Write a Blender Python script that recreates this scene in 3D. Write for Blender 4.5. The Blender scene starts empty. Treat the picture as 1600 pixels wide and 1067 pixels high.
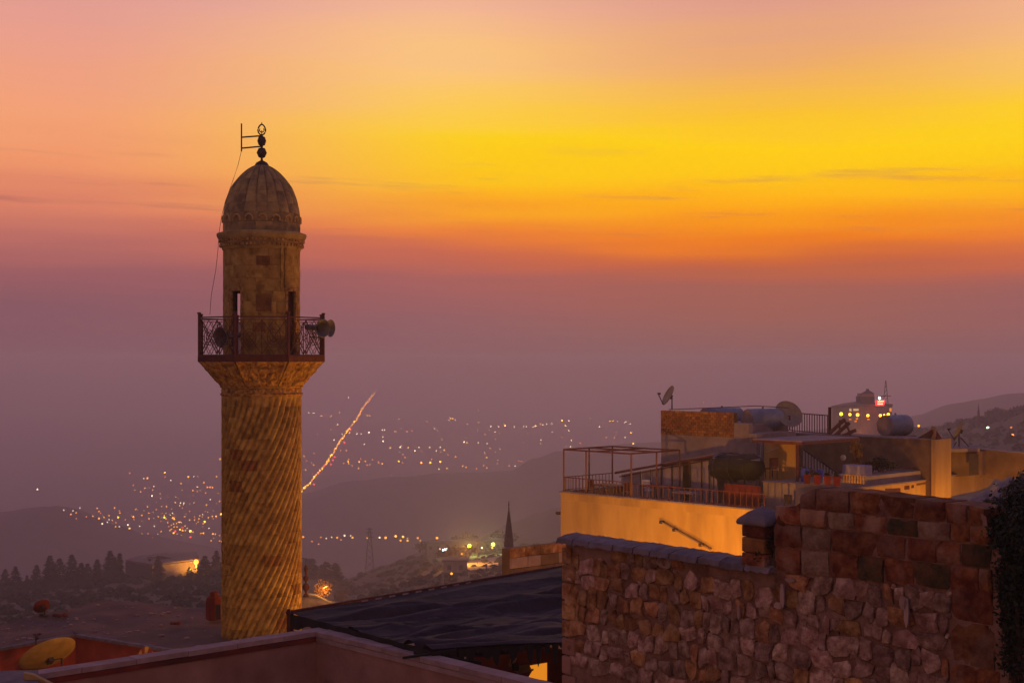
import bpy, bmesh, math, random
from mathutils import Vector, Matrix, noise
R = math.radians
random.seed(7)
scene = bpy.context.scene
COL = scene.collection

# ------------------------------------------------------------------ camera
F = 2222.2            # focal length in photograph pixels (50 mm on 36 mm, 1600 px wide)
HZ = 560.0            # eye level row in the photograph
cam_d = bpy.data.cameras.new('camera'); cam_d.lens = 50; cam_d.sensor_width = 36
cam_d.shift_y = (HZ - 533.5) / 1600.0
cam_d.clip_start = 0.1; cam_d.clip_end = 60000
cam = bpy.data.objects.new('camera', cam_d); COL.objects.link(cam)
cam.location = (0, 0, 0); cam.rotation_euler = (R(90), 0, 0)
scene.camera = cam

# ------------------------------------------------------------------ sky, sun, exposure
SUN_AZ, SUN_EL = 11.0, 1.5          # degrees right of the view direction, above the horizon
world = bpy.data.worlds.new('World'); scene.world = world; world.use_nodes = True
wt = world.node_tree; wt.nodes.clear()
def wn(t, **k):
    n = wt.nodes.new(t)
    for a, b in k.items(): setattr(n, a, b)
    return n
def wmath(op, a, b=None, clamp=False):
    n = wn('ShaderNodeMath', operation=op, use_clamp=clamp)
    for i, v in enumerate((a, b)):
        if v is None: continue
        if isinstance(v, (int, float)): n.inputs[i].default_value = v
        else: wt.links.new(v, n.inputs[i])
    return n.outputs[0]
def lin(c):
    return tuple(((v/255)/12.92 if v/255 <= 0.04045 else ((v/255+0.055)/1.055)**2.4) for v in c)
def ramp(fac, stops):
    n = wn('ShaderNodeValToRGB'); e = n.color_ramp.elements
    n.color_ramp.interpolation = 'B_SPLINE' if False else 'LINEAR'
    while len(e) < len(stops): e.new(0.5)
    for el, (p, c) in zip(e, stops):
        el.position = p; el.color = (*lin(c), 1)
    wt.links.new(fac, n.inputs[0]); return n.outputs[0]
def mix(f, a, b):
    n = wn('ShaderNodeMix', data_type='RGBA')
    for s, v in ((n.inputs[0], f), (n.inputs[6], a), (n.inputs[7], b)):
        if isinstance(v, (int, float)): s.default_value = v
        elif isinstance(v, tuple): s.default_value = (*v, 1)
        else: wt.links.new(v, s)
    return n.outputs[2]
tc = wn('ShaderNodeTexCoord'); sep = wn('ShaderNodeSeparateXYZ'); wt.links.new(tc.outputs['Generated'], sep.inputs[0])
nx, ny, nz = sep.outputs
elev = wmath('MULTIPLY', wmath('ARCSINE', nz), 180/math.pi)
az = wmath('MULTIPLY', wmath('ARCTAN2', nx, ny), 180/math.pi)
daz = wmath('ABSOLUTE', wmath('SUBTRACT', az, SUN_AZ))
daz = wmath('MINIMUM', daz, wmath('SUBTRACT', 360.0, daz))
# soft wisps: stretched noise bends the height used for the colour bands
mp = wn('ShaderNodeCombineXYZ')
wt.links.new(wmath('MULTIPLY', az, 0.035), mp.inputs[0]); wt.links.new(wmath('MULTIPLY', elev, 0.42), mp.inputs[1])
wn1 = wn('ShaderNodeTexNoise'); wn1.inputs['Scale'].default_value = 1.6; wn1.inputs['Detail'].default_value = 2.5; wn1.inputs['Roughness'].default_value = 0.5
wt.links.new(mp.outputs[0], wn1.inputs['Vector'])
warp = wmath('MULTIPLY', wmath('SUBTRACT', wn1.outputs['Fac'], 0.5), 2.2)
tilt = wmath('MULTIPLY', wmath('SUBTRACT', 20.0, wmath('MINIMUM', daz, 40.0)), 0.022)   # bands sink towards the sun
eb = wmath('ADD', wmath('ADD', wmath('ADD', elev, warp), tilt), 0.25)
fac = wmath('DIVIDE', wmath('ADD', eb, 10.0), 100.0, clamp=True)      # -10..90 degrees
def st(*s): return [((e+10)/100, c) for e, c in s]
WP = st
r0 = ramp(fac, st((-10,(112,76,88)), (1.5,(134,86,90)), (3.4,(156,86,82)), (4.4,(196,92,54)), (5.3,(240,122,12)), (6.6,(255,168,0)), (8.0,(255,200,0)), (9.2,(255,206,0)), (10.4,(250,192,46)), (12,(240,174,100)), (14.5,(224,158,138)), (20,(184,140,150)), (35,(126,108,154)), (60,(94,90,140)), (90,(84,84,138))))
r1 = ramp(fac, st((-10,(110,76,92)), (1.5,(138,90,100)), (3.4,(162,92,94)), (4.6,(206,102,74)), (5.6,(240,128,48)), (6.7,(255,172,22)), (8.0,(255,202,6)), (9.2,(255,210,16)), (10.4,(255,206,74)), (12,(254,200,126)), (14.5,(246,184,150)), (20,(194,146,152)), (35,(128,110,154)), (60,(94,90,140)), (90,(84,84,138))))
r2 = ramp(fac, st((-10,(104,74,94)), (1.5,(132,86,98)), (3.6,(156,92,98)), (4.8,(192,110,100)), (6.0,(222,130,102)), (7.6,(243,152,106)), (9.4,(246,162,118)), (12,(236,160,138)), (14.5,(222,156,152)), (20,(180,140,154)), (35,(124,108,154)), (60,(94,90,140)), (90,(84,84,138))))
r3 = ramp(fac, st((-10,(86,64,74)), (0,(116,82,90)), (6,(148,104,106)), (15,(156,116,118)), (30,(134,108,130)), (60,(98,90,134)), (90,(84,84,138))))
def sm(v, lo, hi):
    n = wn('ShaderNodeMapRange', interpolation_type='SMOOTHSTEP'); n.inputs[1].default_value = lo; n.inputs[2].default_value = hi
    wt.links.new(v, n.inputs[0]); return n.outputs[0]
sky = mix(sm(daz, 1, 16), r0, r1); sky = mix(sm(daz, 11, 29), sky, r2); sky = mix(sm(daz, 45, 130), sky, r3)
# thin dark cloud streaks low in the west
mp2 = wn('ShaderNodeCombineXYZ')
wt.links.new(wmath('ADD', wmath('MULTIPLY', az, 0.11), wmath('MULTIPLY', elev, 0.25)), mp2.inputs[0]); wt.links.new(wmath('MULTIPLY', wmath('ADD', elev, wmath('MULTIPLY', az, 0.03)), 1.7), mp2.inputs[1])
wn2 = wn('ShaderNodeTexNoise'); wn2.inputs['Scale'].default_value = 1.0; wn2.inputs['Detail'].default_value = 4; wn2.inputs['Roughness'].default_value = 0.55
wt.links.new(mp2.outputs[0], wn2.inputs['Vector'])
band = wmath('MULTIPLY', sm(elev, 4.2, 5.6), wmath('SUBTRACT', 1.0, sm(elev, 6.6, 9.0)))
streak = wmath('MULTIPLY', wmath('MULTIPLY', sm(wn2.outputs['Fac'], 0.54, 0.76), band), 0.50)
sky = mix(streak, sky, lin((150,86,92)))
nish = wn('ShaderNodeTexSky'); nish.sky_type = 'NISHITA'; nish.sun_disc = False
nish.sun_elevation = R(SUN_EL); nish.sun_rotation = R(SUN_AZ); nish.altitude = 1000; nish.dust_density = 4.0
bg1 = wn('ShaderNodeBackground'); wt.links.new(nish.outputs[0], bg1.inputs[0]); bg1.inputs[1].default_value = 0.002
bg2 = wn('ShaderNodeBackground'); wt.links.new(sky, bg2.inputs[0]); bg2.inputs[1].default_value = 1.0
add = wn('ShaderNodeAddShader'); wt.links.new(bg1.outputs[0], add.inputs[0]); wt.links.new(bg2.outputs[0], add.inputs[1])
wo = wn('ShaderNodeOutputWorld'); wt.links.new(add.outputs[0], wo.inputs[0])

sun_d = bpy.data.lights.new('sun', 'SUN'); sun_d.energy = 0.12; sun_d.angle = R(10); sun_d.color = (1.0, 0.5, 0.2)
sun = bpy.data.objects.new('sun', sun_d); COL.objects.link(sun)
sdir = Vector((math.sin(R(SUN_AZ))*math.cos(R(SUN_EL)), math.cos(R(SUN_AZ))*math.cos(R(SUN_EL)), math.sin(R(SUN_EL))))
sun.rotation_euler = sdir.to_track_quat('Z', 'Y').to_euler(); sun.location = (0, 0, 40)

vs = scene.view_settings
vs.view_transform = 'Standard'; vs.look = 'None'; vs.exposure = 0.0; vs.gamma = 1.0; vs.use_curve_mapping = False
scene.render.engine = 'CYCLES'
cy = scene.cycles
cy.use_denoising = True; cy.max_bounces = 6; cy.diffuse_bounces = 3; cy.glossy_bounces = 2; cy.transmission_bounces = 4
cy.volume_bounces = 1; cy.sample_clamp_indirect = 4.0; cy.sample_clamp_direct = 0.0; cy.use_fast_gi = False

# ------------------------------------------------------------------ helpers
PLAIN = -250.0
DENS = 1/1900.0
def at(px, py, Y): return Vector(((px-800)/F*Y, Y, (HZ-py)/F*Y))
def ax(px, Y): return (px-800)/F*Y
def az_(py, Y): return (HZ-py)/F*Y
WLOC = {}

class MB:
    def __init__(s): s.v = []; s.f = []
    def add(s, vs, fs):
        b = len(s.v); s.v += [Vector(p) for p in vs]; s.f += [tuple(b+i for i in f) for f in fs]; return s
    def box(s, c, size, X=(1,0,0), Y=(0,1,0), Z=(0,0,1)):
        c, X, Y, Z = Vector(c), Vector(X), Vector(Y), Vector(Z); a, b, h = [q/2 for q in size]
        p = [c+X*i*a+Y*j*b+Z*k*h for k in (-1,1) for j in (-1,1) for i in (-1,1)]
        return s.add(p, [(0,2,3,1),(4,5,7,6),(0,1,5,4),(2,6,7,3),(1,3,7,5),(0,4,6,2)])
    def bar(s, p, q, w, h=None, up=(0,0,1)):
        p, q = Vector(p), Vector(q); d = q-p; L = d.length
        if L < 1e-6: return s
        d = d/L; up = Vector(up)
        if abs(d.dot(up)) > 0.98: up = Vector((0,1,0)) if abs(d.y) < 0.9 else Vector((1,0,0))
        x = d.cross(up).normalized(); z = x.cross(d)
        return s.box((p+q)/2, (w, L, h or w), x, d, z)
    def tube(s, pts, r, n=8, cap=True):
        pts = [Vector(p) for p in pts]; m = len(pts); rs = r if isinstance(r, (list, tuple)) else [r]*m
        ref = Vector((0,0,1)); vs = []; fs = []
        for i, p in enumerate(pts):
            d = (pts[min(i+1,m-1)]-pts[max(i-1,0)]).normalized()
            u = d.cross(ref if abs(d.dot(ref)) < 0.95 else Vector((1,0,0))).normalized(); w = d.cross(u)
            vs += [p+(u*math.cos(2*math.pi*k/n)+w*math.sin(2*math.pi*k/n))*rs[i] for k in range(n)]
        for i in range(m-1):
            fs += [(i*n+k, i*n+(k+1)%n, (i+1)*n+(k+1)%n, (i+1)*n+k) for k in range(n)]
        if cap: fs += [tuple(range(n))[::-1], tuple((m-1)*n+k for k in range(n))]
        return s.add(vs, fs)
    def lathe(s, prof, n, c, axis=(0,0,1), th=0.0, rmod=None, cap=True):
        a = Vector(axis).normalized(); u = a.cross(Vector((0,1,0)) if abs(a.y) < 0.9 else Vector((1,0,0))).normalized(); w = a.cross(u); c = Vector(c)
        vs = []; fs = []; m = len(prof)
        for r, h in prof:
            for k in range(n):
                t = 2*math.pi*k/n+th; rr = r*(rmod(t, h) if rmod else 1)
                vs.append(c+a*h+(u*math.cos(t)+w*math.sin(t))*rr)
        for i in range(m-1):
            fs += [(i*n+k, i*n+(k+1)%n, (i+1)*n+(k+1)%n, (i+1)*n+k) for k in range(n)]
        if cap: fs += [tuple(range(n))[::-1], tuple((m-1)*n+k for k in range(n))]
        return s.add(vs, fs)
    def ball(s, c, r, n=12, m=8, sc=(1,1,1)):
        c = Vector(c); prof = [(max(1e-4, r*math.sin(math.pi*i/m)), -r*math.cos(math.pi*i/m)) for i in range(m+1)]
        b = len(s.v); s.lathe(prof, n, (0,0,0), cap=False)
        for i in range(b, len(s.v)): v = s.v[i]; s.v[i] = c+Vector((v.x*sc[0], v.y*sc[1], v.z*sc[2]))
        return s
    def prism(s, poly, ext):
        poly = [Vector(p) for p in poly]; e = Vector(ext); n = len(poly)
        return s.add(poly+[p+e for p in poly], [tuple(range(n))[::-1], tuple(range(n, 2*n))]+[(i, (i+1) % n, n+(i+1) % n, n+i) for i in range(n)])
    def grid(s, fn, nu, nv):
        vs = [fn(i/nu, j/nv) for j in range(nv+1) for i in range(nu+1)]
        return s.add(vs, [(j*(nu+1)+i, j*(nu+1)+i+1, (j+1)*(nu+1)+i+1, (j+1)*(nu+1)+i) for j in range(nv) for i in range(nu)])
    def build(s, name, m, parent=None, smooth=None, label=None, fix=True):
        mn = Vector([min(v[i] for v in s.v) for i in range(3)]); mx = Vector([max(v[i] for v in s.v) for i in range(3)])
        o0 = (mn+mx)/2
        if parent is None: o0.z = mn.z
        me = bpy.data.meshes.new(name); me.from_pydata([v-o0 for v in s.v], [], s.f)
        if fix:
            bm = bmesh.new(); bm.from_mesh(me); bmesh.ops.recalc_face_normals(bm, faces=bm.faces); bm.to_mesh(me); bm.free()
        me.materials.append(MAT[m] if isinstance(m, str) else m)
        if smooth is not None:
            me.polygons.foreach_set('use_smooth', [True]*len(me.polygons))
            if smooth < 179: me.set_sharp_from_angle(angle=R(smooth))
        me.update()
        o = bpy.data.objects.new(name, me); COL.objects.link(o)
        if parent is not None:
            o.parent = parent; o.location = o0-WLOC[parent.name]
        else: o.location = o0
        WLOC[o.name] = o0
        if label: o['label'] = label
        return o
def tag(o, label, cat, group=None, kind=None):
    if label: o['label'] = label
    if cat: o['category'] = cat
    if group: o['group'] = group
    if kind: o['kind'] = kind
    return o
def thing(name, loc, label, cat, group=None):
    o = bpy.data.objects.new(name, None); COL.objects.link(o); o.location = Vector(loc); o.empty_display_size = 0.3
    WLOC[o.name] = Vector(loc); return tag(o, label, cat, group)
def structure(o): o['kind'] = 'structure'; return o
def stuff(o): o['kind'] = 'stuff'; return o
def copy_tree(o, loc, rz=0, sc=None, label=None):
    c = o.copy(); COL.objects.link(c); c.location = Vector(loc); c.rotation_euler = (0,0,rz)
    if sc: c.scale = sc
    if label: c['label'] = label
    for ch in o.children:
        k = ch.copy(); COL.objects.link(k); k.parent = c
        for g in ch.children:
            q = g.copy(); COL.objects.link(q); q.parent = k
    return c
def lamp_light(name, loc, watts, color, parent=None, radius=0.12):
    d = bpy.data.lights.new(name, 'POINT'); d.energy = watts; d.color = color; d.shadow_soft_size = radius
    o = bpy.data.objects.new(name, d); COL.objects.link(o)
    if parent is not None: o.parent = parent; o.location = Vector(loc)-WLOC[parent.name]
    else: o.location = Vector(loc)
    return o
ORD = 'first second third fourth fifth sixth seventh eighth ninth tenth eleventh twelfth thirteenth fourteenth fifteenth sixteenth seventeenth eighteenth nineteenth twentieth'.split()

# ------------------------------------------------------------------ materials
MAT = {}
def mat(name, cols, scale=4.0, rough=0.9, bump=0.0, bscale=None, ovar=0.0, detail=6, metallic=0.0, spec=0.3, stretch=None, wear=None, lo=0.35, hi=0.65):
    """cols: 2 or 3 colours blended by noise; ovar: brightness spread between pieces; wear: (colour, amount) blotches"""
    m = bpy.data.materials.new(name); m.use_nodes = True; nt = m.node_tree; N = nt.nodes; L = nt.links
    b = N['Principled BSDF']; b.inputs['Roughness'].default_value = rough; b.inputs['Metallic'].default_value = metallic
    b.inputs['Specular IOR Level'].default_value = spec
    tcn = N.new('ShaderNodeTexCoord'); oi = N.new('ShaderNodeObjectInfo')
    off = N.new('ShaderNodeVectorMath'); off.operation = 'MULTIPLY_ADD'
    cmb = N.new('ShaderNodeCombineXYZ')
    for k in range(3): L.new(oi.outputs['Random'], cmb.inputs[k])
    off.inputs[1].default_value = (37.0, 17.0, 53.0); L.new(cmb.outputs[0], off.inputs[0]); L.new(tcn.outputs['Object'], off.inputs[2])
    vec = off.outputs[0]
    if stretch:
        mpn = N.new('ShaderNodeMapping'); mpn.inputs['Scale'].default_value = stretch; L.new(vec, mpn.inputs[0]); vec = mpn.outputs[0]
    n1 = N.new('ShaderNodeTexNoise'); n1.inputs['Scale'].default_value = scale; n1.inputs['Detail'].default_value = detail; n1.inputs['Roughness'].default_value = 0.6
    L.new(vec, n1.inputs['Vector'])
    rp = N.new('ShaderNodeValToRGB'); e = rp.color_ramp.elements
    while len(e) < len(cols): e.new(0.5)
    for i, (el, c) in enumerate(zip(e, cols)):
        el.position = lo+(hi-lo)*i/(len(cols)-1); el.color = (*c, 1)
    L.new(n1.outputs['Fac'], rp.inputs[0]); col = rp.outputs[0]
    if wear:
        n3 = N.new('ShaderNodeTexNoise'); n3.inputs['Scale'].default_value = scale*0.37; n3.inputs['Detail'].default_value = 8; L.new(vec, n3.inputs['Vector'])
        mr = N.new('ShaderNodeMapRange'); mr.inputs[1].default_value = 0.5; mr.inputs[2].default_value = 0.68; mr.inputs[4].default_value = wear[1]; L.new(n3.outputs['Fac'], mr.inputs[0])
        mx = N.new('ShaderNodeMix'); mx.data_type = 'RGBA'; L.new(mr.outputs[0], mx.inputs[0]); L.new(col, mx.inputs[6]); mx.inputs[7].default_value = (*wear[0], 1); col = mx.outputs[2]
    if ovar:
        hs = N.new('ShaderNodeHueSaturation'); mv = N.new('ShaderNodeMapRange'); mv.inputs[3].default_value = 1-ovar; mv.inputs[4].default_value = 1+ovar
        L.new(oi.outputs['Random'], mv.inputs[0]); L.new(mv.outputs[0], hs.inputs['Value']); L.new(col, hs.inputs['Color']); col = hs.outputs[0]
        wnz = N.new('ShaderNodeTexWhiteNoise'); wnz.noise_dimensions = '1D'; L.new(oi.outputs['Random'], wnz.inputs['W'])
        mh = N.new('ShaderNodeMapRange'); mh.inputs[3].default_value = 0.5-ovar*0.03; mh.inputs[4].default_value = 0.5+ovar*0.03; L.new(wnz.outputs['Value'], mh.inputs[0]); L.new(mh.outputs[0], hs.inputs['Hue'])
    L.new(col, b.inputs['Base Color'])
    if bump:
        n2 = N.new('ShaderNodeTexNoise'); n2.inputs['Scale'].default_value = bscale or scale*3; n2.inputs['Detail'].default_value = 8; n2.inputs['Roughness'].default_value = 0.65
        L.new(vec, n2.inputs['Vector']); bp = N.new('ShaderNodeBump'); bp.inputs['Strength'].default_value = 1.0; bp.inputs['Distance'].default_value = bump
        L.new(n2.outputs['Fac'], bp.inputs['Height']); L.new(bp.outputs[0], b.inputs['Normal'])
    MAT[name] = m; return m
def glow(name, color, strength, sample=True):
    m = bpy.data.materials.new(name); m.use_nodes = True; nt = m.node_tree; b = nt.nodes['Principled BSDF']
    b.inputs['Base Color'].default_value = (*color, 1); b.inputs['Emission Color'].default_value = (*color, 1); b.inputs['Emission Strength'].default_value = strength
    if not sample: m.cycles.emission_sampling = 'NONE'
    MAT[name] = m; return m
def glow_by_object(name):
    m = bpy.data.materials.new(name); m.use_nodes = True; nt = m.node_tree; nt.nodes.clear()
    oi = nt.nodes.new('ShaderNodeObjectInfo'); e = nt.nodes.new('ShaderNodeEmission'); o = nt.nodes.new('ShaderNodeOutputMaterial')
    nt.links.new(oi.outputs['Color'], e.inputs['Color']); nt.links.new(e.outputs[0], o.inputs[0]); m.cycles.emission_sampling = 'NONE'
    MAT[name] = m; return m
mat('minaret_stone', [(.20,.108,.022),(.36,.212,.047),(.47,.305,.08)], 3.0, .92, .02, 14, ovar=.09, wear=((.22,.115,.03), .4))
mat('dome_stone', [(.18,.12,.06),(.36,.24,.085),(.48,.33,.115)], 2.0, .92, .02, 14, ovar=.08, wear=((.17,.11,.06), .5))
mat('stained_stone', [(.15,.06,.018),(.27,.12,.03)], 4.0, .95, .02, 14, ovar=.2)
mat('carved_stone', [(.20,.085,.02),(.44,.23,.06),(.60,.37,.10)], 7.0, .92, .05, 20, ovar=.1, wear=((.10,.045,.015), .7))
mat('mortar_dark', [(.09,.05,.02),(.16,.09,.035)], 5.0, .95, .01)
mat('wood_dark', [(.07,.018,.010),(.12,.035,.018)], 8.0, .8, .004)
mat('iron_red', [(.075,.016,.014),(.12,.028,.022)], 9.0, .6, .002, spec=.4)
mat('iron_dark', [(.022,.014,.014),(.05,.03,.028)], 9.0, .6, .002, spec=.4)
mat('horn_grey', [(.08,.068,.07),(.14,.12,.115)], 5.0, .55, .0, spec=.4)
mat('rubble', [(.19,.092,.062),(.36,.215,.155),(.55,.37,.285)], 7.0, .95, .09, 12, ovar=.36, wear=((.16,.07,.042), .75))
mat('rubble_ochre', [(.18,.07,.025),(.34,.16,.06),(.47,.27,.13)], 6.0, .95, .06, 14, ovar=.35, wear=((.10,.05,.03), .6))
mat('ashlar', [(.11,.028,.011),(.22,.070,.025),(.32,.135,.055)], 5.5, .95, .08, 13, ovar=.32, wear=((.36,.25,.18), .6))
mat('ashlar_pale', [(.20,.12,.07),(.32,.22,.15)], 9.0, .95, .05, 22, ovar=.15, wear=((.12,.05,.025), .7))
mat('ashlar_mossy', [(.045,.038,.018),(.10,.055,.024),(.17,.07,.03)], 6.0, .95, .08, 14, ovar=.15, wear=((.05,.05,.02), .7))
mat('wall_mortar', [(.15,.07,.046),(.27,.15,.105)], 3.5, .97, .05, 20, wear=((.34,.21,.165), .7))
mat('slate', [(.10,.078,.085),(.17,.135,.145)], 4.0, .75, .02, 14, ovar=.18, wear=((.24,.19,.20), .5))
mat('plaster_ochre', [(.44,.26,.085),(.56,.35,.125)], 1.5, .95, .01, 20, wear=((.30,.18,.085), .85), stretch=(1,1,.22))
mat('plaster_pink', [(.25,.128,.09),(.34,.185,.135)], 1.5, .95, .008, 18, wear=((.19,.085,.06), .7))
mat('plaster_cap', [(.26,.17,.15),(.36,.25,.22)], 2.5, .95, .01, 18, wear=((.20,.12,.10), .5))
mat('plaster_grey', [(.22,.165,.15),(.30,.235,.215)], 1.6, .95, .006, 18, wear=((.17,.12,.11), .6))
mat('plaster_brown', [(.13,.075,.045),(.20,.12,.07)], 1.8, .95, .008, 18, wear=((.10,.065,.04), .7))
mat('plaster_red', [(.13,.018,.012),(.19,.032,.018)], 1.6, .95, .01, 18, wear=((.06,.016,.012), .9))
mat('concrete', [(.20,.15,.15),(.28,.21,.21)], 3.0, .9, .006, 20, wear=((.15,.10,.10), .6))
mat('brick_face', [(.20,.075,.02),(.32,.14,.04)], 6.0, .95, .01, 25, ovar=.3)
mat('earth', [(.12,.065,.047),(.19,.108,.08)], .9, .98, .03, 12, wear=((.085,.06,.055), .8))
mat('tarp', [(.007,.005,.006),(.036,.023,.028)], .9, .7, .03, 6, spec=.25)
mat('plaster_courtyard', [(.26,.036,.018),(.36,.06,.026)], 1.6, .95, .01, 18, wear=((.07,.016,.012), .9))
mat('tarp_fringe', [(.006,.006,.006),(.014,.012,.012)], 3.0, .8)
mat('tank_blue', [(.13,.15,.20),(.19,.21,.26)], 3.0, .5, .003, spec=.5, wear=((.11,.10,.12), .7))
mat('tank_end', [(.20,.14,.12),(.28,.20,.17)], 3.0, .6, spec=.4)
mat('dish_grey', [(.19,.155,.11),(.26,.21,.15)], 4.0, .6, wear=((.14,.11,.08), .5))
mat('dish_ochre', [(.26,.16,.05),(.36,.235,.08)], 4.0, .6, wear=((.28,.17,.06), .5))
mat('pot_red', [(.12,.011,.007),(.17,.018,.010)], 5.0, .8, ovar=.2)
mat('barrel_blue', [(.035,.05,.30),(.06,.08,.42)], 4.0, .5)
mat('cloth_blue', [(.17,.16,.30),(.24,.22,.36)], 4.0, .9)
mat('panel_metal', [(.21,.165,.19),(.30,.24,.265)], 2.0, .42, .002, spec=.5, ovar=.12, stretch=(1,1,.3))
mat('wood_lath', [(.16,.06,.03),(.24,.10,.05)], 8.0, .85)
mat('leaf_dark', [(.006,.011,.005),(.018,.028,.010)], 6.0, .7, spec=.3)
mat('leaf_skylit', [(.05,.05,.045),(.11,.10,.09)], 3.0, .8, spec=.2)  # grey leaf tone with the sky light put into the colour
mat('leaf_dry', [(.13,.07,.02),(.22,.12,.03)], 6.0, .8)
mat('conifer', [(.014,.020,.014),(.035,.042,.028)], 1.0, .9, spec=.1)
mat('bark', [(.05,.03,.02),(.09,.06,.04)], 6.0, .95)
mat('ground_plain', [(.05,.04,.028),(.10,.085,.05)], .004, .98, detail=10)
mat('hill_soil', [(.022,.018,.014),(.055,.042,.03)], .03, .98, detail=10, wear=((.09,.07,.055), .5))
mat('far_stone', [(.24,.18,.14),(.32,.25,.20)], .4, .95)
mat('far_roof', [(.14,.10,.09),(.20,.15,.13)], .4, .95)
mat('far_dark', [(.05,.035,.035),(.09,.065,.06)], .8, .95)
mat('asphalt', [(.04,.037,.036),(.06,.055,.052)], .8, .95)
mat('white_paint', [(.55,.50,.47),(.66,.60,.57)], 4.0, .7)
glow('glow_sodium', (1.0,.42,.05), 9.0); glow('glow_lit_surface', (1.0,.33,.02), .7); glow('glow_red', (1.0,.012,.012), 5.0); glow('glow_redcore', (1.0,.30,.15), 5.0); glow('glow_white', (.75,.95,1.0), 14.0)
glow_by_object('glow_far')

# ------------------------------------------------------------------ terrain
def interp(pts, x):
    if x <= pts[0][0]: return pts[0][1]
    for (a, b), (c, d) in zip(pts, pts[1:]):
        if x <= c:
            t = (x-a)/(c-a); t = t*t*(3-2*t)*0.5+t*0.5
            return b+(d-b)*t
    return pts[-1][1]
g = MB()
def plain(u, v):
    return Vector(((u-.5)*30000, -2500+v*19500, PLAIN))
structure(g.grid(plain, 60, 40).build('ground', 'ground_plain', fix=False))

def mountainside(name, pts, Y0, Yr, z0, lo, hi, step=6, rows=34, rough=1.0):
    """slope falling away from the town at Y0 to a crest at distance Yr, then down to the plain; crest given by pts"""
    g = MB(); n = int((hi-lo)/step)
    def fn(u, v):
        px = lo+(hi-lo)*u; rp = interp(pts, px)
        near = HZ - z0*F/Y0
        if v <= .72:
            t = v/.72; Y = Y0*(Yr/Y0)**t; py = near+(rp-near)*(1-(1-t)**1.7)
            X = (px-800)/F*Y; z = (HZ-py)/F*Y
            z += rough*Y/Yr*9*t*(noise.noise(Vector((X*.012, Y*.012, 3)))+.4*noise.noise(Vector((X*.05, Y*.05, 9))))
        else:
            t = (v-.72)/.28; Y = Yr*(1+.55*t); X = (px-800)/F*Yr*(1+.2*t)
            zr = (HZ-rp)/F*Yr + rough*9*(noise.noise(Vector(((px-800)/F*Yr*.012, Yr*.012, 3)))+.4*noise.noise(Vector(((px-800)/F*Yr*.05, Yr*.05, 9))))
            z = zr+(PLAIN-.6-zr)*(t*t*(3-2*t))
        return Vector((X, Y, z))
    o = structure(g.grid(fn, n, rows).build(name, 'hill_soil', smooth=180, fix=False))
    def place(px, py):       # ground point that shows at this place of the slope
        rp = interp(pts, px); near = HZ - z0*F/Y0
        q = min(1, max(0, (py-near)/(rp-near))); t = 1-(1-q)**(1/1.7); Y = Y0*(Yr/Y0)**t
        X = (px-800)/F*Y; z = (HZ-py)/F*Y
        z += rough*Y/Yr*9*t*(noise.noise(Vector((X*.012, Y*.012, 3)))+.4*noise.noise(Vector((X*.05, Y*.05, 9))))
        return Vector((X, Y, z))
    return place
HEIGHTS = []
def far_hill(name, pts, Yr, lo, hi, step=6, rough=6.0, wide=.25):
    g = MB(); n = int((hi-lo)/step)
    def fn(u, v):
        px = lo+(hi-lo)*u; rp = interp(pts, px); zr = (HZ-rp)/F*Yr
        t = v*2-1; Y = Yr*(1+wide*t); X = (px-800)/F*Yr
        h = (math.cos(math.pi*t)*.5+.5)
        z = PLAIN-.6+(zr-PLAIN+.6)*h + rough*h*(noise.noise(Vector((X*.006, Y*.006, 5)))+.35*noise.noise(Vector((X*.03, Y*.03, 1))))
        return Vector((X, Y, z))
    HEIGHTS.append(lambda X, Y: PLAIN-.6+((HZ-interp(pts, 800+X/Yr*F))/F*Yr-PLAIN+.6)*(math.cos(math.pi*(Y/Yr-1)/wide)*.5+.5)+3 if abs(Y/Yr-1) < wide and lo < 800+X/Yr*F < hi else PLAIN)
    return structure(g.grid(fn, n, 26).build(name, 'hill_soil', smooth=180, fix=False))
left_pts = [(-700,985),(-300,945),(0,917),(60,914),(130,908),(200,903),(350,895),(440,900),(490,912),(520,926),(560,950),(640,1010),(760,1090)]
mid_pts = [(380,985),(450,945),(545,905),(600,886),(655,868),(700,861),(760,857),(830,850),(1000,835),(1200,790),(1330,715),(1420,677),(1470,668),(1530,656),(1565,650),(1600,637),(1750,612),(2100,590)]
left_at = mountainside('hill_left', left_pts, 85, 580, -24, -700, 760, rough=.3)
mid_at = mountainside('hill_middle', mid_pts, 95, 860, -27, 380, 2100, rough=.4)
far_hill('hill_flank', [(640,905),(700,872),(760,846),(800,823),(840,806),(880,795),(1000,768),(1150,760),(1300,830)], 1200, 640, 1300)
far_hill('hill_distant', [(1000,760),(1200,712),(1330,690),(1430,654),(1500,632),(1600,616),(1900,596),(2200,590)], 1900, 1000, 2200)
far_hill('hill_far', [(200,870),(330,835),(470,776),(540,757),(620,749),(700,744),(760,743),(800,738),(835,716),(870,704),(930,697),(1000,692),(1200,683),(1500,640),(1900,610)], 2000, 200, 1900)
far_hill('hill_west', [(-700,815),(-200,812),(0,800),(40,792),(75,792),(100,800),(140,823),(200,842),(280,858),(400,880),(560,915)], 1450, -700, 560)

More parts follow.
